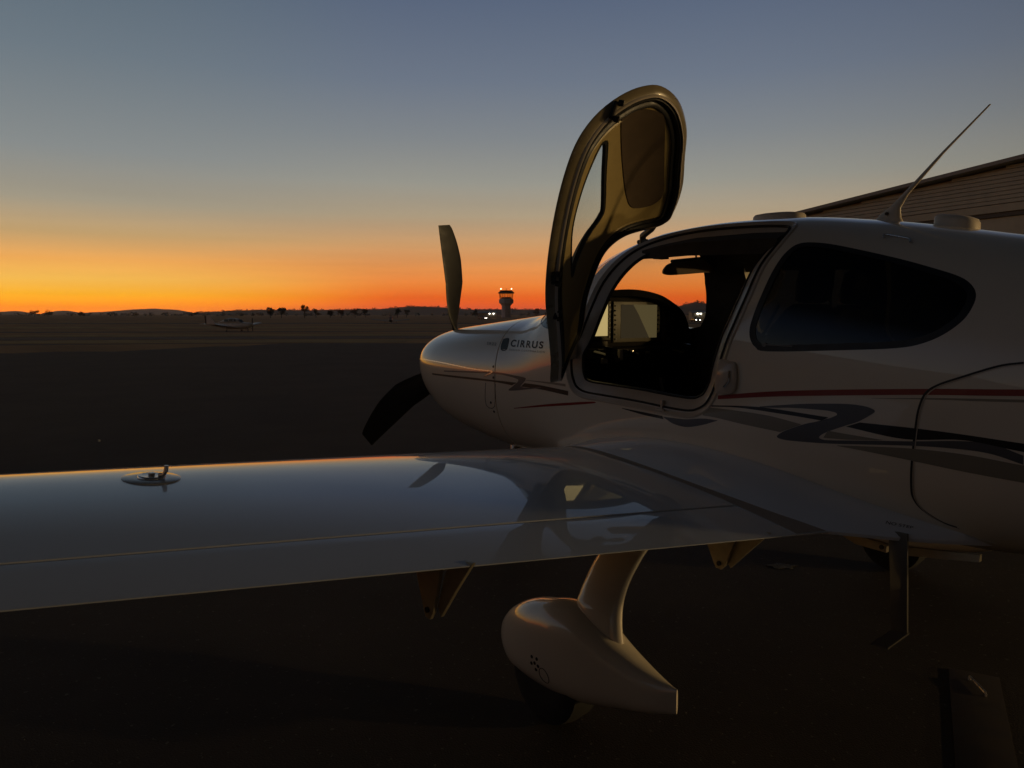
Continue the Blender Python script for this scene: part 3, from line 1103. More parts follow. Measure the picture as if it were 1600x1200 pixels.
HANDLE = [(3.643, 1.869), (3.632, 1.882), (3.646, 1.883), (3.716, 1.865), (3.732, 1.859), (3.741, 1.845)]
WSEAM = [(1.947, 1.577), (1.858, 1.548), (1.77, 1.522)]
STICKER = [(3.309, 1.456), (3.428, 1.453)]
STRIPES = {
    'red': ([(3.109, 1.234), (3.341, 1.269), (3.598, 1.296), (3.924, 1.323), (4.195, 1.34)],
        [(3.109, 1.218), (3.341, 1.248), (3.599, 1.274), (3.925, 1.302), (4.197, 1.319)], 'stripe_red'),
    'red_front': ([(1.689, 1.038), (1.97, 1.086), (2.181, 1.117), (2.349, 1.138), (2.372, 1.138)],
        [(1.688, 1.034), (1.969, 1.074), (2.181, 1.103), (2.349, 1.128), (2.381, 1.136)], 'stripe_red'),
    'grey_line': ([(3.742, 1.276), (3.975, 1.295), (4.198, 1.308)],
        [(3.742, 1.275), (3.975, 1.289), (4.198, 1.299)], 'stripe_olive'),
    'swoosh': ([(3.307, 1.206), (3.411, 1.222), (3.507, 1.235), (3.646, 1.247), (3.71, 1.246), (3.744, 1.239), (3.756, 1.229), (3.739, 1.213), (3.699, 1.186), (3.656, 1.167), (3.612, 1.147), (3.573, 1.127), (3.556, 1.111), (3.568, 1.104), (3.605, 1.105), (3.744, 1.121), (3.883, 1.136), (4.03, 1.155), (4.121, 1.156), (4.207, 1.129)],
        [(3.307, 1.202), (3.384, 1.208), (3.454, 1.214), (3.57, 1.216), (3.602, 1.214), (3.617, 1.211), (3.622, 1.204), (3.61, 1.196), (3.589, 1.186), (3.542, 1.169), (3.495, 1.154), (3.414, 1.117), (3.384, 1.092), (3.413, 1.083), (3.479, 1.084), (3.605, 1.092), (3.883, 1.12), (4.031, 1.127), (4.122, 1.122), (4.207, 1.099)], 'stripe_grey'),
    'black_aft': ([(3.706, 1.184), (3.887, 1.183), (4.04, 1.178), (4.206, 1.168)],
        [(3.656, 1.163), (3.856, 1.141), (4.041, 1.159), (4.206, 1.141)], 'stripe_black'),
    'black_mid': ([(3.078, 1.189), (3.216, 1.2), (3.352, 1.203), (3.591, 1.191)],
        [(3.078, 1.184), (3.216, 1.192), (3.412, 1.185), (3.565, 1.176)], 'stripe_black'),
    'olive_mid': ([(3.039, 1.167), (3.091, 1.179), (3.327, 1.174), (3.487, 1.153)],
        [(3.033, 1.141), (3.105, 1.138), (3.236, 1.125), (3.398, 1.112)], 'stripe_olive'),
    'olive_tri': ([(3.59, 1.14), (3.687, 1.134), (3.79, 1.129)],
        [(3.573, 1.111), (3.664, 1.115), (3.766, 1.125)], 'stripe_olive'),
    'olive_aft': ([(3.626, 1.088), (3.748, 1.1), (3.883, 1.11), (4.042, 1.111), (4.207, 1.097)],
        [(3.626, 1.086), (3.748, 1.078), (3.895, 1.065), (4.042, 1.051), (4.207, 1.039)], 'stripe_olive'),
    'black_sill': ([(2.557, 1.126), (2.692, 1.12), (2.809, 1.114)],
        [(2.557, 1.123), (2.692, 1.107), (2.816, 1.1)], 'stripe_black'),
    'grey_lens': ([(2.813, 1.111), (2.872, 1.112), (2.944, 1.114), (3.03, 1.127), (3.109, 1.128)],
        [(2.816, 1.109), (2.871, 1.086), (2.943, 1.079), (3.029, 1.098), (3.109, 1.126)], 'stripe_grey'),
    'c_black': ([(0.741, 1.179), (1.269, 1.186), (1.513, 1.187), (1.732, 1.188)],
        [(0.75, 1.168), (1.262, 1.173), (1.513, 1.176), (1.684, 1.17)], 'stripe_black'),
    'c_black2': ([(1.803, 1.191), (1.945, 1.19), (2.172, 1.177)],
        [(1.767, 1.169), (1.945, 1.167), (2.172, 1.153)], 'stripe_black'),
    'c_swoosh': ([(0.921, 1.208), (1.491, 1.235), (1.694, 1.229), (1.802, 1.222), (1.808, 1.208), (1.785, 1.188), (1.767, 1.169), (1.832, 1.167), (1.945, 1.181)],
        [(0.921, 1.201), (1.492, 1.224), (1.652, 1.219), (1.731, 1.21), (1.744, 1.202), (1.732, 1.188), (1.696, 1.167), (1.665, 1.137), (1.951, 1.176)], 'stripe_grey'),
    'c_line': ([(1.814, 1.21), (2.027, 1.213), (2.151, 1.212)],
        [(1.814, 1.207), (2.027, 1.203), (2.152, 1.199)], 'stripe_olive'),
}

OPENING = spline([(2.155, 1.28), (2.15, 1.36), (2.165, 1.42), (2.21, 1.49), (2.255, 1.63), (2.285, 1.75), (2.335, 1.85), (2.40, 1.915), (2.50, 1.957), (2.65, 1.984), (2.82, 1.993),
                  (3.0, 1.99), (3.15, 1.981), (3.235, 1.966), (3.262, 1.935), (3.262, 1.872), (3.236, 1.778), (3.217, 1.659), (3.184, 1.54), (3.156, 1.46), (3.128, 1.352), (3.108, 1.256),
                  (3.065, 1.178), (3.006, 1.138), (2.944, 1.123), (2.83, 1.125), (2.63, 1.138), (2.42, 1.146), (2.28, 1.153), (2.206, 1.18), (2.172, 1.226)], 4, True)
DOOR_EDGE = spline([(2.095, 1.25), (2.085, 1.38), (2.14, 1.462), (2.275, 1.518), (2.35, 1.59), (2.42, 1.675), (2.433, 1.745), (2.425, 1.82), (2.408, 1.88), (2.40, 1.93), (2.42, 1.962), (2.48, 1.983),
                    (2.65, 2.001), (2.85, 2.002), (3.0, 1.993), (3.14, 1.968), (3.228, 1.925), (3.262, 1.87), (3.276, 1.784), (3.276, 1.654), (3.25, 1.54), (3.183, 1.444), (3.08, 1.339),
                    (2.958, 1.246), (2.832, 1.182), (2.694, 1.15), (2.45, 1.14), (2.26, 1.122), (2.165, 1.085), (2.118, 1.10), (2.10, 1.16)], 4, True)
DOOR_GLASS = spline([(2.63, 1.38), (2.775, 1.388), (2.88, 1.405), (2.945, 1.437), (3.0, 1.485), (3.044, 1.53), (3.092, 1.586), (3.133, 1.634), (3.15, 1.668), (3.12, 1.69), (2.961, 1.692), (2.76, 1.692),
                     (2.707, 1.672), (2.70, 1.60), (2.688, 1.51), (2.662, 1.43)], 4, True)
HEADLINER = spline([(3.211, 1.749), (3.203, 1.793), (3.178, 1.845), (3.137, 1.882), (3.083, 1.903), (2.844, 1.922), (2.65, 1.925), (2.585, 1.908), (2.575, 1.875), (2.61, 1.83), (2.70, 1.805), (2.907, 1.778), (3.12, 1.752)], 4, True)
REAR_WIN = spline(REAR_WINDOW, 4, True)
FAR_DOOR_WIN = spline([(2.48, 1.50), (2.47, 1.64), (2.47, 1.77), (2.50, 1.85), (2.62, 1.89), (2.95, 1.895), (3.08, 1.87), (3.12, 1.80), (3.10, 1.66), (3.06, 1.52), (3.0, 1.46), (2.8, 1.45), (2.55, 1.455)], 4, True)
WINDSHIELD = [(1.40, 1.86), (1.53, 1.70), (1.60, 1.624), (1.68, 1.590), (1.78, 1.545), (1.90, 1.505), (2.02, 1.487), (2.09, 1.50), (2.135, 1.56), (2.17, 1.66), (2.205, 1.76), (2.255, 1.85), (2.32, 1.915), (2.40, 1.955), (2.47, 1.975), (2.49, 2.20), (1.40, 2.20)]


def split_x(u, a, x0, x1, front):
    """the cowl meets the fuselage on a line that sweeps forward over the top"""
    s = np.clip(np.sin(a), 0, 1)
    xs = 1.515 - .17 * s ** 2
    return x0 + (xs - .004 - x0) * u if front else (xs + .004) + (x1 - xs - .004) * u


def frame_on(poly, side=-1, off=0.0):
    """3-D points, outward normals and in-surface directions pointing into the outline"""
    P = side_pt(poly[:, 0], poly[:, 1], off, side)
    Nn = normals_at(P)
    T = np.roll(P, -1, 0) - np.roll(P, 1, 0)
    T /= np.linalg.norm(T, axis=1)[:, None]
    B = np.cross(Nn, T)
    B /= np.linalg.norm(B, axis=1)[:, None]
    c = P.mean(0)
    if ((c - P) * B).sum() < 0:
        B = -B
    return P, Nn, B


def inset(poly, d):
    """the outline drawn in by d along the skin, back as x, z"""
    P, Nn, B = frame_on(np.array(poly))
    Q = P + B * d
    if d > 0:  # drop the loops an offset leaves in tight corners
        D = np.sqrt(((Q[:, None] - P[None]) ** 2).sum(2)).min(1)
        Q = Q[D > d * .995]
    return Q[:, [0, 2]]


# --- engine cowl
cow = shell(np.linspace(0, 1, 56) ** 1.25, 140, 0, .03, lambda u, a: split_x(u, a, .24, 0, True))
cowl = link('engine_cowl', skin_normals(cow), AIR, 'white')
MB().prism([(.195 * math.cos(a), 1.25 + .135 * math.sin(a)) for a in np.linspace(0, 6.283, 28, endpoint=False)], 0, .245, .27).build('nose_plate', 'seam', cowl)
# --- fuselage with the openings cut through its 5 cm wall
ug = np.concatenate([np.linspace(0, .47, 96), np.linspace(.475, 1, 40)[0:]])
fus = shell(ug, 150, 0, .045, lambda u, a: split_x(u, a, 0, 7.6, False))
fus = boolean(fus, [('DIFFERENCE', plug(OPENING)), ('DIFFERENCE', prism_xz(WINDSHIELD, -1.2, 1.2)), ('DIFFERENCE', prism_xz(REAR_WIN, -1.2, -.1)),
                    ('DIFFERENCE', prism_xz(REAR_WIN, .1, 1.2)), ('DIFFERENCE', prism_xz(FAR_DOOR_WIN, .1, 1.2))])
fuselage = link('fuselage', fus, AIR, 'white')
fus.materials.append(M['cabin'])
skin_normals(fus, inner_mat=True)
MB().prism([(.066 * math.cos(a), 1.35 + .068 * math.sin(a)) for a in np.linspace(0, 6.283, 20, endpoint=False)], 0, 7.58, 7.64).build('tail_cone', 'white', fuselage)

patch = lambda x0, x1, d0, d1, n=70: shell(np.linspace(x0, x1, n), 150, d0, d1)


def pane(name, poly, y0, y1, d0, d1, material, parent, x0, x1):
    me = boolean(patch(x0, x1, d0, d1), [('INTERSECT', prism_xz(poly, y0, y1))])
    o = link(name, me, parent, material)
    skin_normals(me)
    return o


pane('windshield', WINDSHIELD, -1.2, 1.2, .004, .012, 'glass', AIR, 1.36, 2.60)
pane('rear_window', REAR_WIN, -1.2, -.1, .003, .011, 'tint', AIR, 3.0, 4.2)
pane('rear_window', REAR_WIN, .1, 1.2, .003, .011, 'tint', AIR, 3.0, 4.2)
pane('door_window', FAR_DOOR_WIN, .1, 1.2, .003, .011, 'glass', AIR, 2.1, 3.3)


def edge_moulding(name, poly, prof, material, parent, side=-1, n=None):
    """a moulding run round an outline: prof holds (distance into the outline, height off the skin)"""
    poly = np.array(poly)
    P, Nn, B = frame_on(poly, side)
    V = [P + B * a + Nn * h for a, h in prof]
    mb = MB()
    m, q = len(P), len(prof)
    v = [tuple(V[j][i]) for i in range(m) for j in range(q)]
    f = [(i * q + j, i * q + (j + 1) % q, ((i + 1) % m) * q + (j + 1) % q, ((i + 1) % m) * q + j) for i in range(m) for j in range(q)]
    mb.add(v, f)
    return mb.build(name, material, parent, 50)


def line_on(name, pts, width, material, parent, lift=.0012, side=-1, n=8, closed=False, up=.0008):
    """a thin raised or inlaid line following the skin"""
    s = spline(pts, n, closed)
    P = side_pt(s[:, 0], s[:, 1], 0, side)
    Nn = normals_at(P)
    T = np.gradient(P, axis=0)
    T /= np.linalg.norm(T, axis=1)[:, None]
    B = np.cross(Nn, T)
    rows = [P - B * width / 2 - Nn * .002, P - B * width / 2 + Nn * lift, P + B * width / 2 + Nn * lift, P + B * width / 2 - Nn * .002]
    m = len(P)
    v = [tuple(rows[j][i]) for i in range(m) for j in range(4)]
    f = [(i * 4 + j, i * 4 + (j + 1) % 4, (i + 1) * 4 + (j + 1) % 4, (i + 1) * 4 + j) for i in range(m - 1) for j in range(4)]
    return MB().add(v, f).build(name, material, parent, 50)


def decal(name, A, B, material, parent, n=7, cross=4, lift=.0009):
    """a flat print between two edge lines lying on the skin"""
    def res(L, k):
        s = spline(L, n)
        d = np.r_[0, np.cumsum(np.linalg.norm(np.diff(s, axis=0), axis=1))]
        return s
    a, b = res(A, n), res(B, n)
    m = max(len(a), len(b))
    if len(a) != len(b):
        ta, tb = np.linspace(0, 1, len(a)), np.linspace(0, 1, len(b))
        tt = np.linspace(0, 1, m)
        a = np.stack([np.interp(tt, ta, a[:, k]) for k in (0, 1)], 1)
        b = np.stack([np.interp(tt, tb, b[:, k]) for k in (0, 1)], 1)
    rows = []
    for j in range(cross + 1):
        q = a + (b - a) * j / cross
        P = side_pt(q[:, 0], q[:, 1], -lift)
        rows.append(P)
    v = [tuple(rows[j][i]) for j in range(cross + 1) for i in range(m)]
    f = [(j * m + i, j * m + i + 1, (j + 1) * m + i + 1, (j + 1) * m + i) for j in range(cross) for i in range(m - 1)]
    me = bpy.data.meshes.new(name)
    nv = normals_at(np.array(v))
    va = np.array(v)
    f = [q if np.dot(np.cross(va[q[1]] - va[q[0]], va[q[3]] - va[q[0]]) + np.cross(va[q[3]] - va[q[2]], va[q[1]] - va[q[2]]), nv[q[0]]) > 0 else q[::-1] for q in f]
    me.from_pydata(v, [], f)
    me.polygons.foreach_set('use_smooth', [True] * len(me.polygons))
    o = link(name, me, parent, material)
    lv = np.empty(len(me.loops), int); me.loops.foreach_get('vertex_index', lv)
    me.normals_split_custom_set(nv[lv].tolist())
    return o


# the stripes run on towards the tail
for k, ea, eb in (('red', [(5.2, 1.405), (6.4, 1.44)], [(5.2, 1.385), (6.4, 1.425)]), ('grey_line', [(5.2, 1.365), (6.3, 1.41)], [(5.2, 1.355), (6.3, 1.405)]),
                  ('black_aft', [(4.37, 1.159), (4.55, 1.153), (5.2, 1.17), (6.3, 1.29)], [(4.37, 1.133), (4.55, 1.129), (5.2, 1.145), (6.3, 1.275)]),
                  ('olive_aft', [(4.37, 1.087), (4.55, 1.08), (5.2, 1.085), (5.9, 1.13)], [(4.37, 1.03), (4.55, 1.026), (5.2, 1.04), (5.9, 1.12)])):
    STRIPES[k] = (STRIPES[k][0] + ea, STRIPES[k][1] + eb, STRIPES[k][2])
for k, (a, b, c) in STRIPES.items():
    o = decal('stripe', a, b, {'stripe_red': 'red', 'stripe_grey': 'grey', 'stripe_black': 'black', 'stripe_olive': 'olive'}[c], cowl if k in ('c_black',) else fuselage, lift=.0007 + .00018 * list(STRIPES).index(k) % .0016)
# emblem and lettering on the cowl side
lg = LOGO
decal('emblem', [lg[0], ((lg[0][0] + lg[1][0]) / 2, (lg[0][1] + lg[1][1]) / 2), lg[1]], [lg[3], ((lg[3][0] + lg[2][0]) / 2, (lg[3][1] + lg[2][1]) / 2), lg[2]], 'emblem', fuselage)
_in = lambda p, k: (sum(q[0] for q in lg) / 4 + (p[0] - sum(q[0] for q in lg) / 4) * k, sum(q[1] for q in lg) / 4 + (p[1] - sum(q[1] for q in lg) / 4) * k)
line_on('emblem_rim', [_in(p, .97) for p in (lg[0], lg[1], lg[2], lg[3], lg[0])], .006, 'letter', fuselage, n=3)


def lettering(text, quad, material, parent, bold=0.0, spacing=1.0, name='lettering'):
    """text laid on the skin inside (bottom left, bottom right, top left, top right) given in x, z"""
    cu = bpy.data.curves.new('t', 'FONT')
    cu.body = text
    cu.offset = bold
    cu.space_character = spacing
    to = bpy.data.objects.new('t', cu)
    COL.objects.link(to)
    bpy.context.view_layer.update()
    me = bpy.data.meshes.new_from_object(to.evaluated_get(bpy.context.evaluated_depsgraph_get()))
    bpy.data.objects.remove(to)
    n = len(me.vertices)
    co = np.empty(n * 3); me.vertices.foreach_get('co', co); co = co.reshape(-1, 3)
    lo, hi = co.min(0), co.max(0)
    u, w = (co[:, 0] - lo[0]) / (hi[0] - lo[0]), (co[:, 1] - lo[1]) / (hi[1] - lo[1])
    bl, br, tl, tr = [np.array(q) for q in quad]
    q = (bl * (1 - u[:, None]) + br * u[:, None]) * (1 - w[:, None]) + (tl * (1 - u[:, None]) + tr * u[:, None]) * w[:, None]
    P = side_pt(q[:, 0], q[:, 1], -.0012)
    me.vertices.foreach_set('co', P.ravel())
    me.update()
    pl = me.polygons[0]
    if pl.normal.dot(Vector(normals_at(P[:1])[0])) < 0:
        me.flip_normals()
    return link(name, me, parent, material)


lettering('CIRRUS', TEXT_MAIN, 'letter', fuselage, .028, 1.3)
lettering('DESIGN CORPORATION', TEXT_SMALL, 'faint', fuselage, 0, 1.5)
lettering('SR22', TEXT_TYPE, 'faint', cowl, .01, 1.25)
# seams, fasteners and hatches
line_on('cowl_split', COWL_SPLIT + [(1.40, 1.2015)], .006, 'metal', cowl, .004)  # bright metal line imitates the light caught on the split's edge
line_on('access_panel_edge', COWL_DOOR, .0035, 'seam', cowl, n=3)
for x, z in FASTENERS:
    P = side_pt(x, z, .001)[0]
    Nn = normals_at(np.array([P]))[0]
    MB().tube([P, P + Nn * .003], .008, 10).build('fastener', 'bolt', cowl)
line_on('baggage_door_edge', HATCH, .007, 'seam', fuselage, .0012)
hz = [(a + .006, b - .004) for a, b in HATCH]
line_on('baggage_door_lip', hz, .003, 'lip', fuselage, .002)

# --- the open doorway: painted lip, rubber seal, sill
edge_moulding('door_frame', OPENING, [(-.004, -.004), (-.004, .003), (.003, .006), (.010, .002), (.018, -.008), (.022, -.009), (.030, -.012), (.080, -.044), (.080, -.054), (-.002, -.054)], 'lip', AIR)
edge_moulding('door_seal', OPENING, [(.024, -.012), (.026, -.004), (.031, -.003), (.034, -.010), (.034, -.018)], 'rubber', AIR)
edge_moulding('door_seal', OPENING, [(.076, -.054), (.076, -.041), (.082, -.038), (.087, -.044), (.087, -.054)], 'rubber', AIR)
P = side_pt(2.80, 1.15, 0)[0]
MB().box((P[0], P[1] + .012, P[2] + .012), (.012, .02, .045)).box((P[0], P[1] - .004, P[2] - .008), (.05, .012, .008)).build('door_stop', 'lip', AIR, bevel=.002)
# latch keeper behind the doorway
lx, lz = 3.150, 1.315
q = [(lx - .045, lz - .065), (lx + .045, lz - .055), (lx + .045, lz + .05), (lx + .01, lz + .068), (lx - .04, lz + .062)]
sp = spline(q, 5, True)
Pl, Nl, Bl = frame_on(sp)
lat = MB()
lat.loft([[tuple(p) for p in Pl - Nl * .004], [tuple(p) for p in Pl + Nl * .014], [tuple(p) for p in Pl + Nl * .022 + Bl * .012]])
keeper = lat.build('latch_keeper', 'lip', AIR, 50)
kp = side_pt([lx + .028, lx + .026, lx + .012, lx + .004], [lz + .03, lz - .015, lz - .032, lz - .04], -.024)
MB().tube([tuple(p) for p in kp], .005, 8).build('latch_loop', 'chrome', keeper)
edge_moulding('window_border', REAR_WIN, [(-.001, -.001), (-.001, -.0005), (.026, -.0005), (.026, -.0025), (-.001, -.0025)], 'rubber', AIR)
# sticker in the lower corner of the rear window
sx, szz = STICKER[0]
P = side_pt(sx, szz, -.001)[0]
MB().tube([P, P + normals_at(np.array([P]))[0] * .0015], .009, 14).build('window_sticker', 'faint', fuselage)
line_on('window_sticker', [STICKER[0], ((STICKER[0][0] + STICKER[1][0]) / 2, (STICKER[0][1] + STICKER[1][1]) / 2), STICKER[1]], .004, 'faint', fuselage)
# small bent rod under the roof line
hp = side_pt([p[0] for p in HANDLE], [p[1] for p in HANDLE], -.006)
MB().tube([tuple(p) for p in spline(hp, 3)], .0035, 8).build('grab_rod', 'metal', AIR)

# --- the swung-open door, modelled shut and turned about its forward hinge line
DOOR_AX = Vector((0.444, 0.421, 0.791)).normalized()
DOOR_P = Vector((2.16, -.63, 1.42))
DOOR_M = Matrix.Translation(Vector((.122, -.092, .113)) + DOOR_P) @ Matrix.Rotation(math.radians(-61.3), 4, DOOR_AX) @ Matrix.Translation(-DOOR_P)
dm = boolean(patch(1.95, 3.45, 0, .012, 90), [('INTERSECT', plug(DOOR_EDGE)), ('DIFFERENCE', plug(inset(DOOR_GLASS, -.055)))])
door = link('cabin_door', dm, AIR, 'white')
dm.materials.append(M['rubber'])
skin_normals(dm, inner_mat=True)
door.matrix_local = DOOR_M
gm = boolean(patch(2.4, 3.4, .003, .008), [('INTERSECT', plug(inset(DOOR_GLASS, -.054)))])
link('door_glass', gm, door, 'glass')
skin_normals(gm)


edge_moulding('door_flange', DOOR_EDGE, [(-.003, -.002), (-.003, -.006), (.013, -.040), (.016, -.041), (.016, -.036), (.004, -.004)], 'flange', door)
edge_moulding('door_lip', DOOR_EDGE, [(.012, -.036), (.012, -.047), (.015, -.051), (.019, -.047), (.019, -.020)], 'lip', door)
edge_moulding('door_seal', DOOR_EDGE, [(.0195, -.012), (.0195, -.040), (.027, -.052), (.036, -.050), (.044, -.040), (.052, -.050), (.062, -.053), (.072, -.046), (.076, -.036), (.076, -.012)], 'rubber', door)
# moulded inner trim with the rolled edge, and the brown roof panel
tm = boolean(patch(1.95, 3.45, .028, .041, 90), [('INTERSECT', plug(inset(DOOR_EDGE, .078))), ('DIFFERENCE', prism_xz(DOOR_GLASS, -1.2, -.03))])
trim = link('door_trim', tm, door, 'trim')
skin_normals(tm)
edge_moulding('trim_edge', DOOR_EDGE, [(.077, -.032), (.077, -.044), (.083, -.049), (.092, -.045), (.095, -.036)], 'trim', trim)
edge_moulding('glass_seal', DOOR_GLASS, [(-.012, -.027), (-.012, -.0435), (.001, -.0435), (.001, -.027)], 'rubber', door)
hm = boolean(patch(2.4, 3.4, .0405, .0445, 60), [('INTERSECT', prism_xz(HEADLINER, -1.2, -.05))])
skin_normals(hm)
link('headliner_panel', hm, trim, 'leather')
# latch hardware on the door edge
for x, z, l in ((3.272, 1.71, .07), (2.86, 1.185, .05), (2.63, 1.165, .05)):
    P = side_pt(x, z, .035)[0]
    t = Vector((.25, 0, .97)) if z > 1.5 else Vector((.95, 0, .25))
    a, b = Vector(P) - t * l / 2, Vector(P) + t * l / 2
    lt = MB().tube([a, b], .011, 10).tube([a + Vector((0, .01, 0)), a + Vector((0, .03, 0))], .012, 10).tube([b + Vector((0, .01, 0)), b + Vector((0, .03, 0))], .012, 10)
    lt.build('door_latch', 'bolt', door)
# gas strut and hinge arms (fixed to the cabin side)
hinge_low = Vector(side_pt(2.17, 1.40, -.01)[0])
MB().loft([[(hinge_low.x + dx, hinge_low.y - k * .055, hinge_low.z + dz) for dx, dz in ((-.05, -.05), (-.01, -.065), (.05, -.05), (.06, .0), (.03, .05), (-.03, .055), (-.06, .02))] for k in (-.2, .6, 1.0)]).build('door_hinge', 'lip', AIR, 60)
MB().tube([hinge_low + Vector((0, -.03, .03)), hinge_low + Vector((-.01, -.08, .10))], .02, 10).build('door_hinge', 'bolt', AIR)
top = Vector(side_pt(2.42, 1.945, -.004)[0])
dpt = DOOR_M @ Vector(side_pt(2.44, 1.93, .02)[0])
ha = MB()
ha.tube([top + Vector((-.0, 0, -.015)), top + Vector((.0, 0, .03)), dpt.lerp(top, .4), dpt], [.017, .017, .016, .016], 8)
ha.tube([top + Vector((-.03, 0, .0)), top + Vector((.03, 0, .0))], .012, 8)
ha.build('hinge_arm', 'bezel', AIR)

# --- roof furniture
for x, lx_, w_, h_ in ((2.97, .27, .13, .036), (3.765, .165, .12, .045), (4.18, .16, .1, .03)):
    z0 = float(prm(x)[2]) - .012
    sl = float(prm(x + .1)[2] - prm(x - .1)[2]) / .2
    ring = []
    for k, (sc, zz) in enumerate(((1.0, 0), (.98, .55), (.9, .85), (.6, 1.0), (.05, 1.02))):
        ring.append([(x + sc * lx_ / 2 * math.copysign(abs(math.cos(t)) ** .8, math.cos(t)), sc * w_ / 2 * math.copysign(abs(math.sin(t)) ** .8, math.sin(t)),
                      z0 + sl * sc * lx_ / 2 * math.cos(t) + zz * h_ + (0.012 if k else 0)) for t in np.linspace(0, 2 * math.pi, 28, endpoint=False)])
    MB().loft(ring).build('antenna_dome', 'antenna', AIR, 60)
z0 = float(prm(2.52)[2])
MB().loft([[(2.52 + r * math.cos(t), r * .8 * math.sin(t), z0 + h) for t in np.linspace(0, 6.283, 20, endpoint=False)] for r, h in ((.06, -.012), (.055, .012), (.03, .022), (.004, .024))]).build('roof_vent', 'white', AIR, 60)
zb = float(prm(3.50)[2])
wa = MB()
path = [(3.50, 0, zb - .02), (3.502, 0, zb + .02), (3.520, 0, zb + .055), (3.56, 0, zb + .105), (3.70, 0, 2.225), (3.86, 0, 2.378)]
rad = [(.075, .022), (.045, .016), (.022, .010), (.011, .008), (.006, .006), (.0035, .0035)]
rings = []
for (x, y, z), (rx, ry) in zip(path, rad):
    rings.append([(x + rx * math.cos(t), y + ry * math.sin(t), z - rx * .25 * math.cos(t)) for t in np.linspace(0, 6.283, 14, endpoint=False)])
whip = wa.loft(rings).build('whip_antenna', 'antenna', AIR, 60)
MB().tube([(3.493, -.014, zb + .03), (3.493, -.022, zb + .03)], .007, 8).build('screw', 'bolt', whip)

# --- propeller
HUB = Vector((.20, 0, 1.265))
prop = empty('propeller', HUB)
prop.parent = AIR
MB().loft([[(dx, r * math.cos(t), r * math.sin(t)) for t in np.linspace(0, 6.283, 28, endpoint=False)] for dx, r in ((.05, .165), (-.02, .165), (-.1, .145), (-.19, .105), (-.26, .05), (-.285, .006))]).build('spinner', 'white', prop, 60)


def blade(ang):
    d = Vector((0, -math.sin(ang), math.cos(ang)))
    tg = Vector((0, -math.cos(ang), -math.sin(ang)))
    ax = Vector((1, 0, 0))
    rings, tips = [], []
    sec = np.array([(.10, .05, 50, 1.0), (.17, .055, 48, .9), (.22, .085, 42, .34), (.30, .145, 34, .17), (.42, .19, 27, .11), (.55, .207, 21, .085), (.70, .203, 16, .07), (.82, .18, 12, .06), (.92, .148, 9, .055), (.975, .124, 8, .05), (.99, .112, 8, .03)])
    for r in np.concatenate([np.linspace(.10, .3, 10), np.linspace(.33, .99, 34)]):
        c, b, th = [float(pchip(sec[:, 0], sec[:, q], r)) for q in (1, 2, 3)]
        r = float(r)
        bb = math.radians(b) * .8
        ch = tg * math.cos(bb) + ax * math.sin(bb)
        nn = d.cross(ch)
        off = ch * ((.052 - c / 2) * min(1, max(0, (r - .25) / .3)))
        rings.append([tuple(d * r + off + ch * (c / 2 * math.cos(t)) + nn * (c * th / 2 * math.sin(t))) for t in np.linspace(0, 6.283, 18, endpoint=False)])
    o = MB().loft(rings).build('blade', 'blade', prop, 50)
    return o


for a in (7, 127, 247):
    blade(math.radians(a))

RIGHTV = Vector((math.sin(AZ), math.cos(AZ), 0))
# --- wings
def naca(s, t, m=.02, p=.4):
    s = np.asarray(s, float)
    yt = 5 * t * (.2969 * np.sqrt(s) - .126 * s - .3516 * s**2 + .2843 * s**3 - .1036 * s**4)
    yc = np.where(s < p, m / p**2 * (2 * p * s - s * s), m / (1 - p)**2 * (1 - 2 * p + 2 * p * s - s * s))
    return yc + yt, yc - yt


def wgeo(a):
    te, le = 3.64 - .138 * (a - .87), 2.02 + .07 * (a - .87)
    return le, te, .80 + .0865 * (a - .87), .008 + .0035 * (a - .87), min(.16, .122 + .010 * (a - .87))


def wpt(a, s, upper=True, side=-1, lift=0.0):
    le, te, zt, inc, th = wgeo(a)
    c = te - le
    z = zt + inc * c * (1 - s) + c * float(naca(s, th)[0 if upper else 1])
    return (le + c * s, side * a, z + lift)


SF = .838
GAP = .0035


def wing_ring(a, s0, s1, side, n=42):
    """closed section between two chord stations; s0 = 0 takes in the leading edge"""
    if s0 == 0:
        su = s1 * (1 - np.cos(np.linspace(0, math.pi / 2, n))) if s1 < 1 else .5 * (1 - np.cos(np.linspace(0, math.pi, n)))
        su[-1] = s1
        up_ = [wpt(a, s, True, side) for s in su[::-1]]
        lo_ = [wpt(a, s, False, side) for s in su[1:]]
        if s1 == 1:
            lo_[-1] = (lo_[-1][0], lo_[-1][1], lo_[-1][2] - .003)
        return up_ + lo_
    sv = np.linspace(s0, s1, 10)
    up_ = [list(wpt(a, s, True, side)) for s in sv[::-1]]
    lo_ = [list(wpt(a, s, False, side)) for s in sv]
    lo_[-1][2] -= .003
    # rounded nose of the control surface
    mid = [(up_[-1][i] + lo_[0][i]) / 2 for i in range(3)]
    mid[0] -= .008
    up_[-1][2] -= .0015
    return [tuple(p) for p in up_] + [tuple(mid)] + [tuple(p) for p in lo_]


def span(a0, a1, n):
    return np.linspace(a0, a1, n)


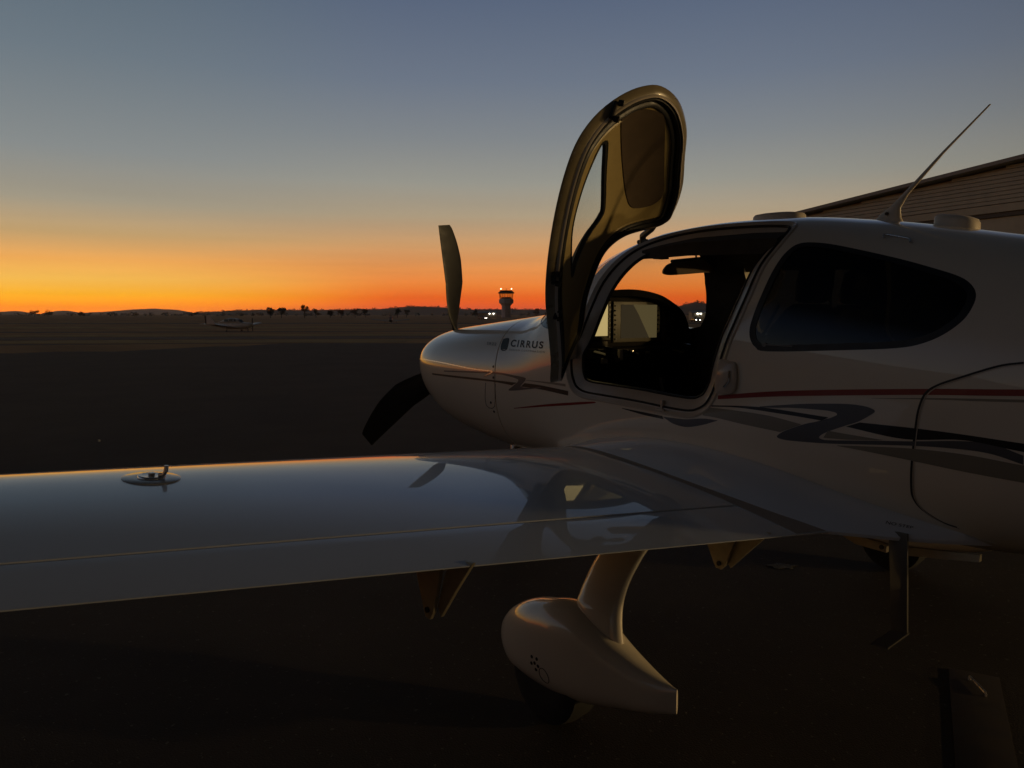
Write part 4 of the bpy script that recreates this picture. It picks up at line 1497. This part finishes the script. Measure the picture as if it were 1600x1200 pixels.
FLAP_IN, FLAP_OUT, AIL_OUT, TIP = .874, 3.34, 5.15, 5.55
for side in (-1, 1):
    mb = MB()
    mb.loft([wing_ring(a, 0, SF - GAP, side) for a in span(.45, TIP, 60)])
    mb.loft([wing_ring(a, SF - GAP, 1.0, side) for a in span(.50, FLAP_IN - .005, 5)])
    mb.loft([wing_ring(a, SF - GAP, 1.0, side) for a in span(AIL_OUT + .004, TIP, 5)])
    # rounded tip
    rings = []
    for k, a in enumerate((TIP, TIP + .06, TIP + .11, TIP + .14)):
        r = np.array(wing_ring(TIP, 0, 1.0, side))
        c = r.mean(0)
        q = c + (r - c) * (1, 1, (1, .85, .55, .15)[k]) * ((1, .98, .93, .85)[k], 1, 1)
        q[:, 1] = side * a
        rings.append([tuple(p) for p in q])
    mb.loft(rings)
    wing = mb.build('wing', 'wingwhite', AIR, 30)
    MB().loft([wing_ring(a, SF + GAP, 1.0, side) for a in span(FLAP_IN, FLAP_OUT, 30)]).build('flap', 'wingwhite', wing, 30)
    MB().loft([wing_ring(a, SF + GAP, 1.0, side) for a in span(FLAP_OUT + .006, AIL_OUT, 20)]).build('aileron', 'wingwhite', wing, 30)

    # dark grip strip along the root
    wk = []
    for s_ in np.linspace(.16, .995, 40):
        f_ = min(1, (s_ - .16) / .25)
        row = [wpt(y_, s_, True, side, .0018 if 0 < k_ < 5 else .0004) for k_, y_ in enumerate(np.linspace(.70, .755 + .105 * f_, 6))]
        wk.append(row)
    n_ = len(wk)
    wv = [q for r_ in wk for q in r_]
    wf = [(i_ * 6 + k_, i_ * 6 + k_ + 1, i_ * 6 + k_ + 7, i_ * 6 + k_ + 6) for i_ in range(n_ - 1) for k_ in range(5)]
    MB().add(wv, wf).build('grip_strip', 'walk', wing, 50)

    # flap hinge brackets under the trailing edge
    for a, bk in ((1.0, 1.0), (2.17, 1.22)):
        y = side * a
        zl = wpt(a, .80, False)[2]
        xl = wgeo(a)[1] - .30 + (.03 if bk > 1 else 0)
        def dn(q):
            return [(x, zl + (z - zl) * (bk if z < zl else 1)) for x, z in q]
        br = MB()
        br.prism(dn([(xl + .0, zl + .012), (xl + .165, zl + .012), (xl + .150, zl - .04), (xl + .118, zl - .128), (xl + .100, zl - .148), (xl + .078, zl - .146), (xl + .066, zl - .128)]), 1, y - .006, y + .006)
        b = br.build('flap_hinge', 'bracket', wing, bevel=.002)
        b2 = MB().prism(dn([(xl + .19, zl + .02), (xl + .285, zl + .03), (xl + .20, zl - .06), (xl + .125, zl - .14), (xl + .108, zl - .118), (xl + .15, zl - .03)]), 1, y + side * -.016, y + side * -.028)
        b2.build('flap_hinge', 'bracket', wing, bevel=.002)
        bo = MB()
        for bx, bz in ((xl + .085, zl - .02), (xl + .093, zl - .125 * bk)):
            bo.tube([(bx, y - .012, bz), (bx, y + .012, bz)], .009, 8)
        bo.build('hinge_bolt', 'bolt', wing)

    # filler cap
    ca, cs = 2.746, .385
    base = Vector(wpt(ca, cs, True, side))
    dx = Vector(wpt(ca, cs + .01, True, side)) - Vector(wpt(ca, cs - .01, True, side))
    dy = Vector(wpt(ca + .02, cs, True, side)) - Vector(wpt(ca - .02, cs, True, side))
    ex = dx.normalized()
    ez = ex.cross(dy).normalized()
    if ez.z < 0:
        ez = -ez
    ey = ez.cross(ex)

    def cap_ring(r, h, n=40):
        return [tuple(base + ex * (r * math.cos(t)) + ey * (r * math.sin(t)) + ez * h) for t in np.linspace(0, 2 * math.pi, n, endpoint=False)]
    MB().loft([cap_ring(.082, -.01), cap_ring(.082, .0022), cap_ring(.079, .0036), cap_ring(.044, .0040)]).build('cap_surround', 'capring', wing, 60)
    MB().loft([cap_ring(.039, -.01), cap_ring(.039, .0085), cap_ring(.037, .0105), cap_ring(.03, .0095), cap_ring(.001, .0095)]).build('fuel_cap', 'metal', wing, 60)
    k = MB()
    p0 = base + ey * (.050 * side * 1) * -1
    sd = -1 if side < 0 else 1
    lv = [base + ey * (-.0) + ez * .012, base + (ex * -.012) + ez * .014]
    k.tube([base + ez * .010, base + ez * .018], .010, 10)
    k.tube([base + RIGHTV * .022 + ez * .010 if side < 0 else base + ez * .01, base + RIGHTV * .036 + ez * .012 if side < 0 else base + ez * .012, base + RIGHTV * .043 + ez * .024 if side < 0 else base + ez * .02,
            base + RIGHTV * .044 + ez * .040 if side < 0 else base + ez * .03], [.006, .007, .007, .006], 8)
    k.build('cap_lever', 'metal', wing)

    # root fillet sweeping from the wing into the fuselage flank
    F = spline([(1.98, .60, .845), (2.10, .605, .875), (2.257, .605, .918), (2.391, .612, .956), (2.66, .618, .995), (2.892, .62, 1.005), (3.096, .614, .996), (3.332, .59, .964), (3.577, .534, .906), (3.784, .452, .855), (3.95, .372, .817), (4.09, .29, .782)], 5)
    W = spline([(2.03, .66, None), (2.13, .68, None), (2.27, .71, None), (2.42, .75, None), (2.68, .80, None), (2.92, .82, None), (3.13, .82, None), (3.36, .79, None), (3.60, .73, None), (3.80, .60, .785), (3.96, .46, .778), (4.10, .305, .770)][0:0] or
               [(x, y, z if z else 0.0) for x, y, z in [(2.03, .66, 0), (2.13, .68, 0), (2.27, .71, 0), (2.42, .75, 0), (2.68, .80, 0), (2.92, .82, 0), (3.13, .82, 0), (3.36, .79, 0), (3.60, .73, 0), (3.80, .60, .785), (3.96, .46, .778), (4.10, .305, .770)]], 5)
    rings = []
    for i in range(len(F)):
        f, w = F[i].copy(), W[i].copy()
        le, te, zt, inc, th = wgeo(w[1])
        s = (w[0] - le) / (te - le)
        if s < 1.0:
            zz = wpt(w[1], max(s, .0005), True)[2] if s > 0 else wpt(w[1], .0005, True)[2]
            if s > .9:
                k_ = (s - .9) / .1
                zz = zz * (1 - k_) + k_ * (.788)
            w[2] = zz - .002
        else:
            w[2] = .788 - (.018) * (w[0] - te) / .46
        # concave quarter between wing and flank
        f[1] = max(f[1] - .03, -float(side_pt(f[0], f[2])[0][1]))
        fin = np.array([f[0], f[1] + .004, f[2]])
        ctl = np.array([(f[0] + w[0]) / 2, f[1] + (w[1] - f[1]) * .60, w[2] + (f[2] - w[2]) * .80])
        row = []
        for t in np.linspace(0, 1, 12):
            p = (1 - t) ** 2 * w + 2 * t * (1 - t) * ctl + t * t * fin
            row.append((p[0], side * p[1], p[2]))
        inn = (f[0], side * (f[1] - .10), w[2] - .03)
        row += [(f[0], side * (f[1] - .07), f[2] - .01), inn, (w[0], side * (w[1] - .004), w[2] - .012)]
        rings.append(row)
    fillet = MB().loft(rings).build('wing_fillet', 'wingwhite', AIR, 45)
    if side < 0:
        FR = [np.array(r_[:12]) for r_ in rings]

# walkway lettering on the fillet tail
cu = bpy.data.curves.new('t', 'FONT')
cu.body = 'NO STEP'
to = bpy.data.objects.new('t', cu)
COL.objects.link(to)
bpy.context.view_layer.update()
me = bpy.data.meshes.new_from_object(to.evaluated_get(bpy.context.evaluated_depsgraph_get()))
bpy.data.objects.remove(to)
co = np.empty(len(me.vertices) * 3); me.vertices.foreach_get('co', co); co = co.reshape(-1, 3)
co = (co - co.min(0)) / (co.max(0) - co.min(0) + 1e-9)
FX = np.array([r_[5][0] for r_ in FR])
pts = []
for u_, v_, _ in co:
    x = 3.80 + .075 * u_
    t_ = 4.2 + 1.3 * v_
    k_ = int(np.clip(np.searchsorted(FX, x) - 1, 0, len(FR) - 2))
    fx = np.clip((x - FX[k_]) / (FX[k_ + 1] - FX[k_]), 0, 1)
    j_ = int(t_)
    q = [(1 - (t_ - j_)) * r_[j_] + (t_ - j_) * r_[j_ + 1] for r_ in (FR[k_], FR[k_ + 1])]
    pts.append((1 - fx) * q[0] + fx * q[1] + np.array([0, -.0012, .0018]))
me.vertices.foreach_set('co', np.array(pts).ravel())
me.update()
if me.polygons[0].normal.z < 0:
    me.flip_normals()
link('lettering', me, AIR, 'letter')

# --- main landing gear
for side in (-1, 1):
    Y = 1.40
    prof = [  # x, centre z, half height, half width
        (2.645, .262, .006, .005), (2.655, .262, .045, .035), (2.69, .265, .092, .062), (2.74, .272, .128, .083), (2.82, .290, .155, .103), (2.92, .304, .172, .115), (3.02, .318, .182, .118),
        (3.12, .326, .178, .112), (3.22, .320, .150, .098), (3.32, .312, .112, .078), (3.42, .308, .080, .055), (3.50, .312, .056, .030), (3.553, .320, .042, .004)]
    pr = np.array(prof)
    xs = np.concatenate([np.linspace(2.645, 2.74, 10), np.linspace(2.76, 3.553, 34)])
    rings = []
    for x in xs:
        zc, hh, hw = [float(pchip(pr[:, 0], pr[:, k], x)) for k in (1, 2, 3)]
        rings.append([(x, side * Y + hw * math.copysign(abs(math.cos(t)) ** .82, math.cos(t)), zc + hh * math.copysign(abs(math.sin(t)) ** .85, math.sin(t))) for t in np.linspace(0, 2 * math.pi, 40, endpoint=False)])
    pant = MB().loft(rings).build('wheel_pant', 'white', AIR, 50)
    # strut fairing flowing down into the pant
    rings = []
    ctr = spline([(3.10, 1.02, .80), (3.125, 1.14, .735), (3.145, 1.26, .66), (3.165, 1.345, .585), (3.18, 1.385, .52), (3.20, 1.40, .45), (3.23, 1.40, .37)], 5)
    ch = spline([(.27, .075), (.262, .072), (.24, .068), (.215, .068), (.215, .075), (.24, .09), (.25, .10)], 5)
    slp = spline([(.18, 0), (.18, 0), (.15, 0), (.08, 0), (-.05, 0), (-.25, 0), (-.35, 0)], 5)[:, 0]
    for p, (c, t_), sl_ in zip(ctr, ch, slp):
        ring = []
        for t in np.linspace(0, 2 * math.pi, 36, endpoint=False):
            ring.append((p[0] + c / 2 * math.cos(t), side * (p[1] + t_ / 2 * math.sin(t) * .8), p[2] + t_ / 2 * math.sin(t) * .55 + c * sl_ * math.cos(t)))
        rings.append(ring)
    MB().loft(rings).build('gear_leg', 'white', pant, 60)
    MB().loft([[(2.95 + r * math.cos(t), side * Y + yy, .19 + r * math.sin(t)) for t in np.linspace(0, 6.283, 32, endpoint=False)] for yy, r in ((-.07, .10), (-.075, .15), (-.06, .185), (0, .192), (.06, .185), (.075, .15), (.07, .10))]).build('tyre', 'tyre', pant)
    # vent holes and valve door on the outer face
    def pant_y(x, z):
        zc, hh, hw = [float(pchip(pr[:, 0], pr[:, k], x)) for k in (1, 2, 3)]
        s = min(.999, abs(z - zc) / hh) ** (1 / .85)
        return side * (Y + hw * (1 - s * s) ** .41)
    vh = MB()
    for kx, kz in ((0, 0), (.015, .022), (-.015, .020), (.020, -.005), (-.020, -.008), (.004, -.025)):
        x, z = 2.965 + kx, .262 + kz
        y = pant_y(x, z)
        vh.tube([(x, y - side * .01, z), (x, y + side * .001, z)], .007, 8)
    vh.build('vent_holes', 'bolt', pant)
    vc = MB()
    vc.tube([(3.012 + .026 * math.cos(t), pant_y(3.012 + .026 * math.cos(t), .228 + .030 * math.sin(t)), .228 + .030 * math.sin(t)) for t in np.linspace(0, 6.283, 25)], .0016, 5, cap=False)
    vc.build('valve_door', 'seam', pant)

# nose gear, mostly hidden behind the wing
nl = MB().loft([[(x + c * math.cos(t), w * math.sin(t), z) for t in np.linspace(0, 6.283, 18, endpoint=False)] for x, z, c, w in ((1.12, .76, .08, .04), (1.02, .55, .07, .035), (.95, .36, .06, .035))]).build('nose_gear_leg', 'white', AIR, 60)
rings = []
for x, zc, hh, hw in ((.62, .24, .01, .01), (.65, .24, .08, .05), (.75, .25, .14, .085), (.9, .27, .165, .10), (1.05, .28, .15, .09), (1.2, .28, .09, .06), (1.36, .29, .03, .015)):
    rings.append([(x, hw * math.cos(t), zc + hh * math.sin(t)) for t in np.linspace(0, 6.283, 26, endpoint=False)])
MB().loft(rings).build('wheel_pant', 'white', nl, 60)
MB().loft([[(.9 + r * math.cos(t), yy, .165 + r * math.sin(t)) for t in np.linspace(0, 6.283, 28, endpoint=False)] for yy, r in ((-.055, .09), (-.05, .15), (0, .167), (.05, .15), (.055, .09))]).build('tyre', 'tyre', nl)
MB().tube([(1.30, -.30, .76), (1.31, -.31, .70), (1.34, -.315, .655)], [.030, .030, .028], 14).build('exhaust_pipe', 'metal', AIR)

# --- boarding step and belly plates
st = MB()
st.prism([(3.812, .80), (3.878, .80), (3.894, .44), (3.838, .432)], 1, -.556, -.544)
step = st.build('boarding_step', 'steel', AIR, bevel=.002)
MB().add([(3.836, -.545, .434), (3.897, -.545, .442), (3.862, -.625, .395), (3.800, -.625, .390), (3.836, -.545, .427), (3.897, -.545, .435), (3.862, -.625, .388), (3.800, -.625, .383)],
         [(0, 1, 2, 3), (7, 6, 5, 4), (0, 4, 5, 1), (1, 5, 6, 2), (2, 6, 7, 3), (3, 7, 4, 0)]).build('foot_plate', 'steel', step, sm=0)
MB().prism([(3.53, .715), (3.74, .700), (3.74, .668), (3.62, .672), (3.57, .69)], 1, -.41, -.39).build('belly_plate', 'bracket', AIR, sm=0)
MB().tube([(3.722, -.415, .686), (3.722, -.385, .686)], .009, 10).build('belly_bolt', 'bolt', AIR)
MB().prism([(3.79, .705), (4.06, .742), (4.06, .716), (3.79, .672)], 1, -.41, -.39).build('belly_plate', 'bracket', AIR, sm=0)

# --- tail surfaces
foil = [(1, 0), (.7, .035), (.3, .055), (.08, .04), (0, 0), (.08, -.04), (.3, -.055), (.7, -.035)]
MB().loft([[(6.35 + 1.0 * k + (1.25 - .5 * k) * fx, (1.25 - .5 * k) * fz * .9, 1.40 + 1.25 * k) for fx, fz in foil] for k in np.linspace(0, 1, 8)]).build('fin', 'white', AIR)
for side in (-1, 1):
    MB().loft([[(6.75 + .12 * k + (.82 - .25 * k) * fx, side * (.05 + 1.85 * k), 1.42 + (.82 - .25 * k) * fz) for fx, fz in foil] for k in np.linspace(0, 1, 8)]).build('tailplane', 'white', AIR)

# ---------------------------------------------------------------- cabin
# instrument panel under an arched glareshield
arch = spline([(-.52, 1.36), (-.515, 1.46), (-.49, 1.57), (-.40, 1.655), (-.25, 1.698), (-.01, 1.712), (.185, 1.693), (.302, 1.659), (.42, 1.60), (.475, 1.535), (.497, 1.459), (.48, 1.36)], 5)
MB().prism([tuple(p) for p in arch] + [(.44, 1.05), (-.46, 1.05)], 0, 1.935, 1.968).build('instrument_panel', 'panel', AIR)
ipan = [o for o in COL.objects if o.name == 'instrument_panel'][0]
outer, inner = [], []
gl = MB()
c0 = np.array([0, 1.42])
rr = []
for q in arch:
    d = (q - c0)
    d = d / np.linalg.norm(d)
    a = q + d * .012
    b = q - d * .032
    rr.append((a, b))
rows = []
for a, b in rr:
    rows.append([(2.045, a[0] * .99, a[1] - .004), (2.05, b[0], b[1]), (1.97, b[0], b[1]), (1.90, b[0], b[1]), (1.72, a[0] * .97, a[1] - .11 if a[1] > 1.5 else a[1] - .02), (1.90, a[0], a[1] - .012)])
gl.loft(rows).build('glareshield', 'cowling', ipan, 50)


def screen(y0, y1, z0, z1, name, parts):
    s = MB().box((1.974, (y0 + y1) / 2, (z0 + z1) / 2), (.014, y1 - y0, z1 - z0)).build(name, 'bezel', ipan, bevel=.003)
    for poly, mt in parts:
        MB().prism(poly, 0, 1.9815, 1.9835).build('display', mt, s, sm=0)
    kb = MB()
    for i in range(8):
        zz = z0 + (z1 - z0) * (i + .7) / 8.6
        kb.box((1.985, y0 + .016, zz), (.008, .014, .009))
        kb.box((1.985, y1 - .016, zz), (.008, .014, .009))
    kb.build('soft_key', 'knob', s, sm=0)
    return s


screen(-.475, -.128, 1.428, 1.652, 'primary_display', [([(-.45, 1.452), (-.155, 1.452), (-.155, 1.637), (-.45, 1.637)], 'reflect_bright')])  # the whole face glows to imitate a reflection
screen(-.105, .30, 1.412, 1.650, 'map_display', [([(-.045, 1.435), (.20, 1.435), (.155, 1.50), (.10, 1.58), (.055, 1.633), (-.045, 1.633)], 'reflect_dark'),  # face split along the slanting edge of the painted reflection
                                                ([(.202, 1.435), (.268, 1.435), (.268, 1.633), (.058, 1.633), (.103, 1.58), (.158, 1.50)], 'reflect_dim')])
MB().box((1.974, -.30, 1.405), (.012, .30, .03)).build('key_strip', 'bezel', ipan, bevel=.002)
MB().box((1.974, .375, 1.52), (.012, .115, .235)).build('knob_panel', 'bezel', ipan, bevel=.003)
for yy, zz, r in ((.362, 1.585, .024), (.365, 1.50, .020), (.385, 1.458, .022), (.41, 1.565, .010), (.41, 1.44, .010)):
    MB().tube([(1.98, yy, zz), (2.0, yy, zz)], [r, r * .9], 14).build('knob', 'knob', ipan)
# lower switch bolster with bright switches
bol = MB().prism([(1.95, 1.39), (2.03, 1.38), (2.06, 1.33), (2.05, 1.26), (1.95, 1.22)], 1, -.5, .42).build('switch_bolster', 'panel', ipan)
for yy, zz, w_, h_, mt in ((-.285, 1.372, .035, .016, 'bezel'), (-.262, 1.315, .045, .03, 'antenna'), (-.20, 1.335, .03, .045, 'bolt'), (-.165, 1.318, .05, .02, 'bezel'), (-.13, 1.345, .026, .062, 'antenna'),
                           (-.095, 1.368, .05, .014, 'bezel'), (-.03, 1.36, .02, .02, 'metal'), (.01, 1.345, .016, .016, 'metal'), (.10, 1.35, .02, .014, 'bezel')):
    MB().box((2.062, yy, zz), (.02, w_, h_)).build('switch', mt, ipan, bevel=.003)
MB().tube([(2.06, -.33, 1.36), (2.16, -.33, 1.345), (2.17, -.33, 1.40)], [.016, .016, .022], 10).build('side_stick', 'knob', AIR)
MB().tube([(2.06, .33, 1.36), (2.16, .33, 1.345), (2.17, .33, 1.40)], [.016, .016, .022], 10).build('side_stick', 'knob', AIR)
MB().prism([(1.96, 1.22), (2.2, 1.12), (3.0, .98), (3.0, .80), (1.96, .80)], 1, -.10, .10).build('centre_console', 'panel', AIR, bevel=.01)
MB().tube([(2.28, .0, 1.10), (2.25, 0, 1.22)], [.02, .026], 10).build('power_lever', 'knob', AIR)
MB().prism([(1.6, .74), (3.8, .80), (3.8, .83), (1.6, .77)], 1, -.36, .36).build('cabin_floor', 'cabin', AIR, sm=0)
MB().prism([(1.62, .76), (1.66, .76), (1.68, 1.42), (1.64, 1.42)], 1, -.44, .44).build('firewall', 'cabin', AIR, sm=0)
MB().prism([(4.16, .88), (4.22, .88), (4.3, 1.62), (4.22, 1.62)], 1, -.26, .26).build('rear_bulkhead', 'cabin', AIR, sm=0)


def seat(x, y, wid):
    s = empty('seat', (x, y, 0))
    s.parent = AIR
    cush = [(-.30, .97), (-.28, 1.03), (-.1, 1.06), (.2, 1.02), (.26, .98), (.26, .90), (-.28, .88)]
    MB().prism(cush, 1, -wid / 2, wid / 2).build('cushion', 'seat', s, bevel=.03)
    rows = []
    for k, (dx, z, w_, t_) in enumerate(((.14, .98, .92, .11), (.22, 1.15, 1.0, .12), (.30, 1.35, 1.0, .12), (.37, 1.52, .92, .10), (.40, 1.60, .7, .07), (.405, 1.62, .55, .03))):
        rows.append([(dx + t_ / 2 * math.copysign(abs(math.cos(t)) ** .6, math.cos(t)), wid / 2 * w_ * math.copysign(abs(math.sin(t)) ** .5, math.sin(t)), z) for t in np.linspace(0, 6.283, 28, endpoint=False)])
    MB().loft(rows).build('backrest', 'seat', s, 60)
    rows = []
    for dx, z, w_, t_ in ((.40, 1.625, .3, .03), (.405, 1.635, .46, .08), (.415, 1.70, .5, .095), (.425, 1.765, .46, .085), (.43, 1.79, .34, .04)):
        rows.append([(dx + t_ / 2 * math.cos(t), wid / 2 * w_ * math.copysign(abs(math.sin(t)) ** .6, math.sin(t)), z) for t in np.linspace(0, 6.283, 24, endpoint=False)])
    hr = MB().loft(rows)
    hr.tube([(.40, -.05, 1.56), (.405, -.05, 1.66)], .007, 8).tube([(.40, .05, 1.56), (.405, .05, 1.66)], .007, 8)
    hr.build('headrest', 'seat', s, 60)
    return s


seat(2.92, -.29, .46)
seat(2.80, .29, .46)
for y_ in (-.24, .24):
    seat(3.50, y_, .42).location.z = -.10
# belts
for x, y in ((3.10, .06), (2.98, .06)):
    MB().box((x - .42, y - .06 if x > 3 else y, 1.10), (.018, .03, .06)).build('belt_buckle', 'metal', AIR, bevel=.003)
bl = MB()
bl.tube([(3.24, -.40, 1.62), (3.16, -.38, 1.50), (3.02, -.34, 1.28), (2.94, -.12, 1.10)], .008, 6)
bl.build('shoulder_belt', 'rubber', AIR)
# sun visor and the bar of overhead lights at the top of the windshield
rows = []
vis = spline([(-.05, 1.800), (-.045, 1.825), (.0, 1.855), (.10, 1.872), (.30, 1.890), (.50, 1.905), (.515, 1.885), (.51, 1.832), (.30, 1.815), (.10, 1.798), (.0, 1.792)], 5, True)
MB().prism([tuple(p) for p in vis], 0, 2.295, 2.306).build('sun_visor', 'visor', AIR)
MB().tube([(2.30, .02, 1.868), (2.30, .30, 1.898), (2.33, .52, 1.925)], [.010, .010, .008], 8).tube([(2.30, .23, 1.89), (2.30, .23, 1.925)], .005, 6).build('visor_rod', 'rubber', AIR)
ob = MB()
ob.tube([(2.36, -.36, 1.885), (2.36, -.18, 1.905), (2.36, .10, 1.920)], [.012, .013, .010], 8)
ob.box((2.36, -.30, 1.893), (.03, .10, .028)).box((2.36, -.14, 1.925), (.05, .07, .11)).box((2.36, .03, 1.916), (.03, .11, .026))
ob.tube([(2.36, -.225, 1.90), (2.36, -.225, 1.945)], .006, 6)
ob.build('overhead_bar', 'rubber', AIR)
# roof lining between the windshield and the cabin
rows = []
for x, dz in ((2.46, .035), (2.55, .045), (2.75, .055), (3.05, .06), (3.22, .06)):
    zt = float(prm(x)[2]) - .05
    rows.append([(x, y, zt - dz * (.35 + .65 * min(1, abs(y) / .35)) - (abs(y) / .45) ** 3 * .10) for y in np.linspace(-.40, .46, 15)] + [(x, y, zt + .0 - (abs(y) / .45) ** 3 * .09) for y in np.linspace(.46, -.40, 15)])
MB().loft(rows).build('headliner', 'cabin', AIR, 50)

# ---------------------------------------------------------------- loose things on the apron
p1, p2 = ORG + AHEAD * 3.21 + RIGHT * 1.944, ORG + AHEAD * 2.25 + RIGHT * 1.42
dr = (p1 - p2) / np.linalg.norm(p1 - p2)
pc = (p1 + p2) / 2 + np.array([dr[1], -dr[0]]) * .10
cb = empty('timber_board', (float(pc[0]), float(pc[1]), 0.0), math.atan2(dr[1], dr[0]) - math.pi / 2)
tag(cb, 'dark stained timber board with a metal handle lying on the asphalt behind the wing', 'board')
MB().box((0, 0, .004), (.19, float(np.linalg.norm(p1 - p2)), .008)).build('plank', 'timber', cb, bevel=.002)
MB().tube([(-.02, .46, .008), (-.02, .46, .022), (.03, .33, .022), (.03, .33, .008)], .006, 8).build('handle', 'metal', cb)
ring = [((.085 + .02 * math.sin(3 * t) + .012 * math.sin(7 * t)) * math.cos(t), (.05 + .012 * math.sin(5 * t)) * math.sin(t), 0) for t in np.linspace(0, 6.283, 40, endpoint=False)]
pd = MB().loft([[(x, y, .0) for x, y, z in ring], [(x * .97, y * .97, .003) for x, y, z in ring]]).build('pale_patch', surf_material('pale_asphalt_patch', (.06, .063, .07), 60, .8), None)  # thin pale bluish patch laid on the asphalt
pd.location = tuple(ORG + AHEAD * 4.57 + RIGHT * 1.69) + (0.002,)
pd.rotation_euler = (0, 0, math.atan2(RIGHT[1], RIGHT[0]))
tag(pd, 'small pale patch on the dark asphalt beneath the wing root', 'ground patch')
ws = MB().loft([[(r * math.cos(t) * (1 + .2 * math.sin(3 * t)), r * math.sin(t), z) for t in np.linspace(0, 6.283, 9, endpoint=False)] for r, z in ((.012, 0), (.016, .012), (.010, .024), (.002, .028))]).build('stone', mat('white_stone', (.7, .68, .62), .7), None)
ws.location = tuple(ORG + AHEAD * 9.18 + RIGHT * -5.12) + (0,)
tag(ws, 'tiny white stone lying alone on the apron beyond the port wing', 'stone')


def pebbles():
    q = np.random.default_rng(5)
    v, f = [], []
    for _ in range(700):
        d = q.uniform(1.6, 9) ** 1.0
        r = q.uniform(-.75, .75) * d
        p = ORG + AHEAD * d + RIGHT * r
        s = q.uniform(.002, .005)
        k = len(v)
        for dx, dy, dz in ((1, 0, .2), (0, 1, .3), (-1, 0, .2), (0, -1, .25), (0, 0, 1.0)):
            v.append((p[0] + dx * s * q.uniform(.7, 1.3), p[1] + dy * s * q.uniform(.7, 1.3), .001 + dz * s))
        f += [(k, k + 1, k + 4), (k + 1, k + 2, k + 4), (k + 2, k + 3, k + 4), (k + 3, k, k + 4)]
    me = bpy.data.meshes.new('loose_gravel')
    me.from_pydata(v, [], f)
    tag(link('loose_gravel', me, None, mat('gravel_stone', (.09, .082, .074), .8)), 'loose bits of gravel on the dark apron', 'gravel', kind='stuff')


pebbles()
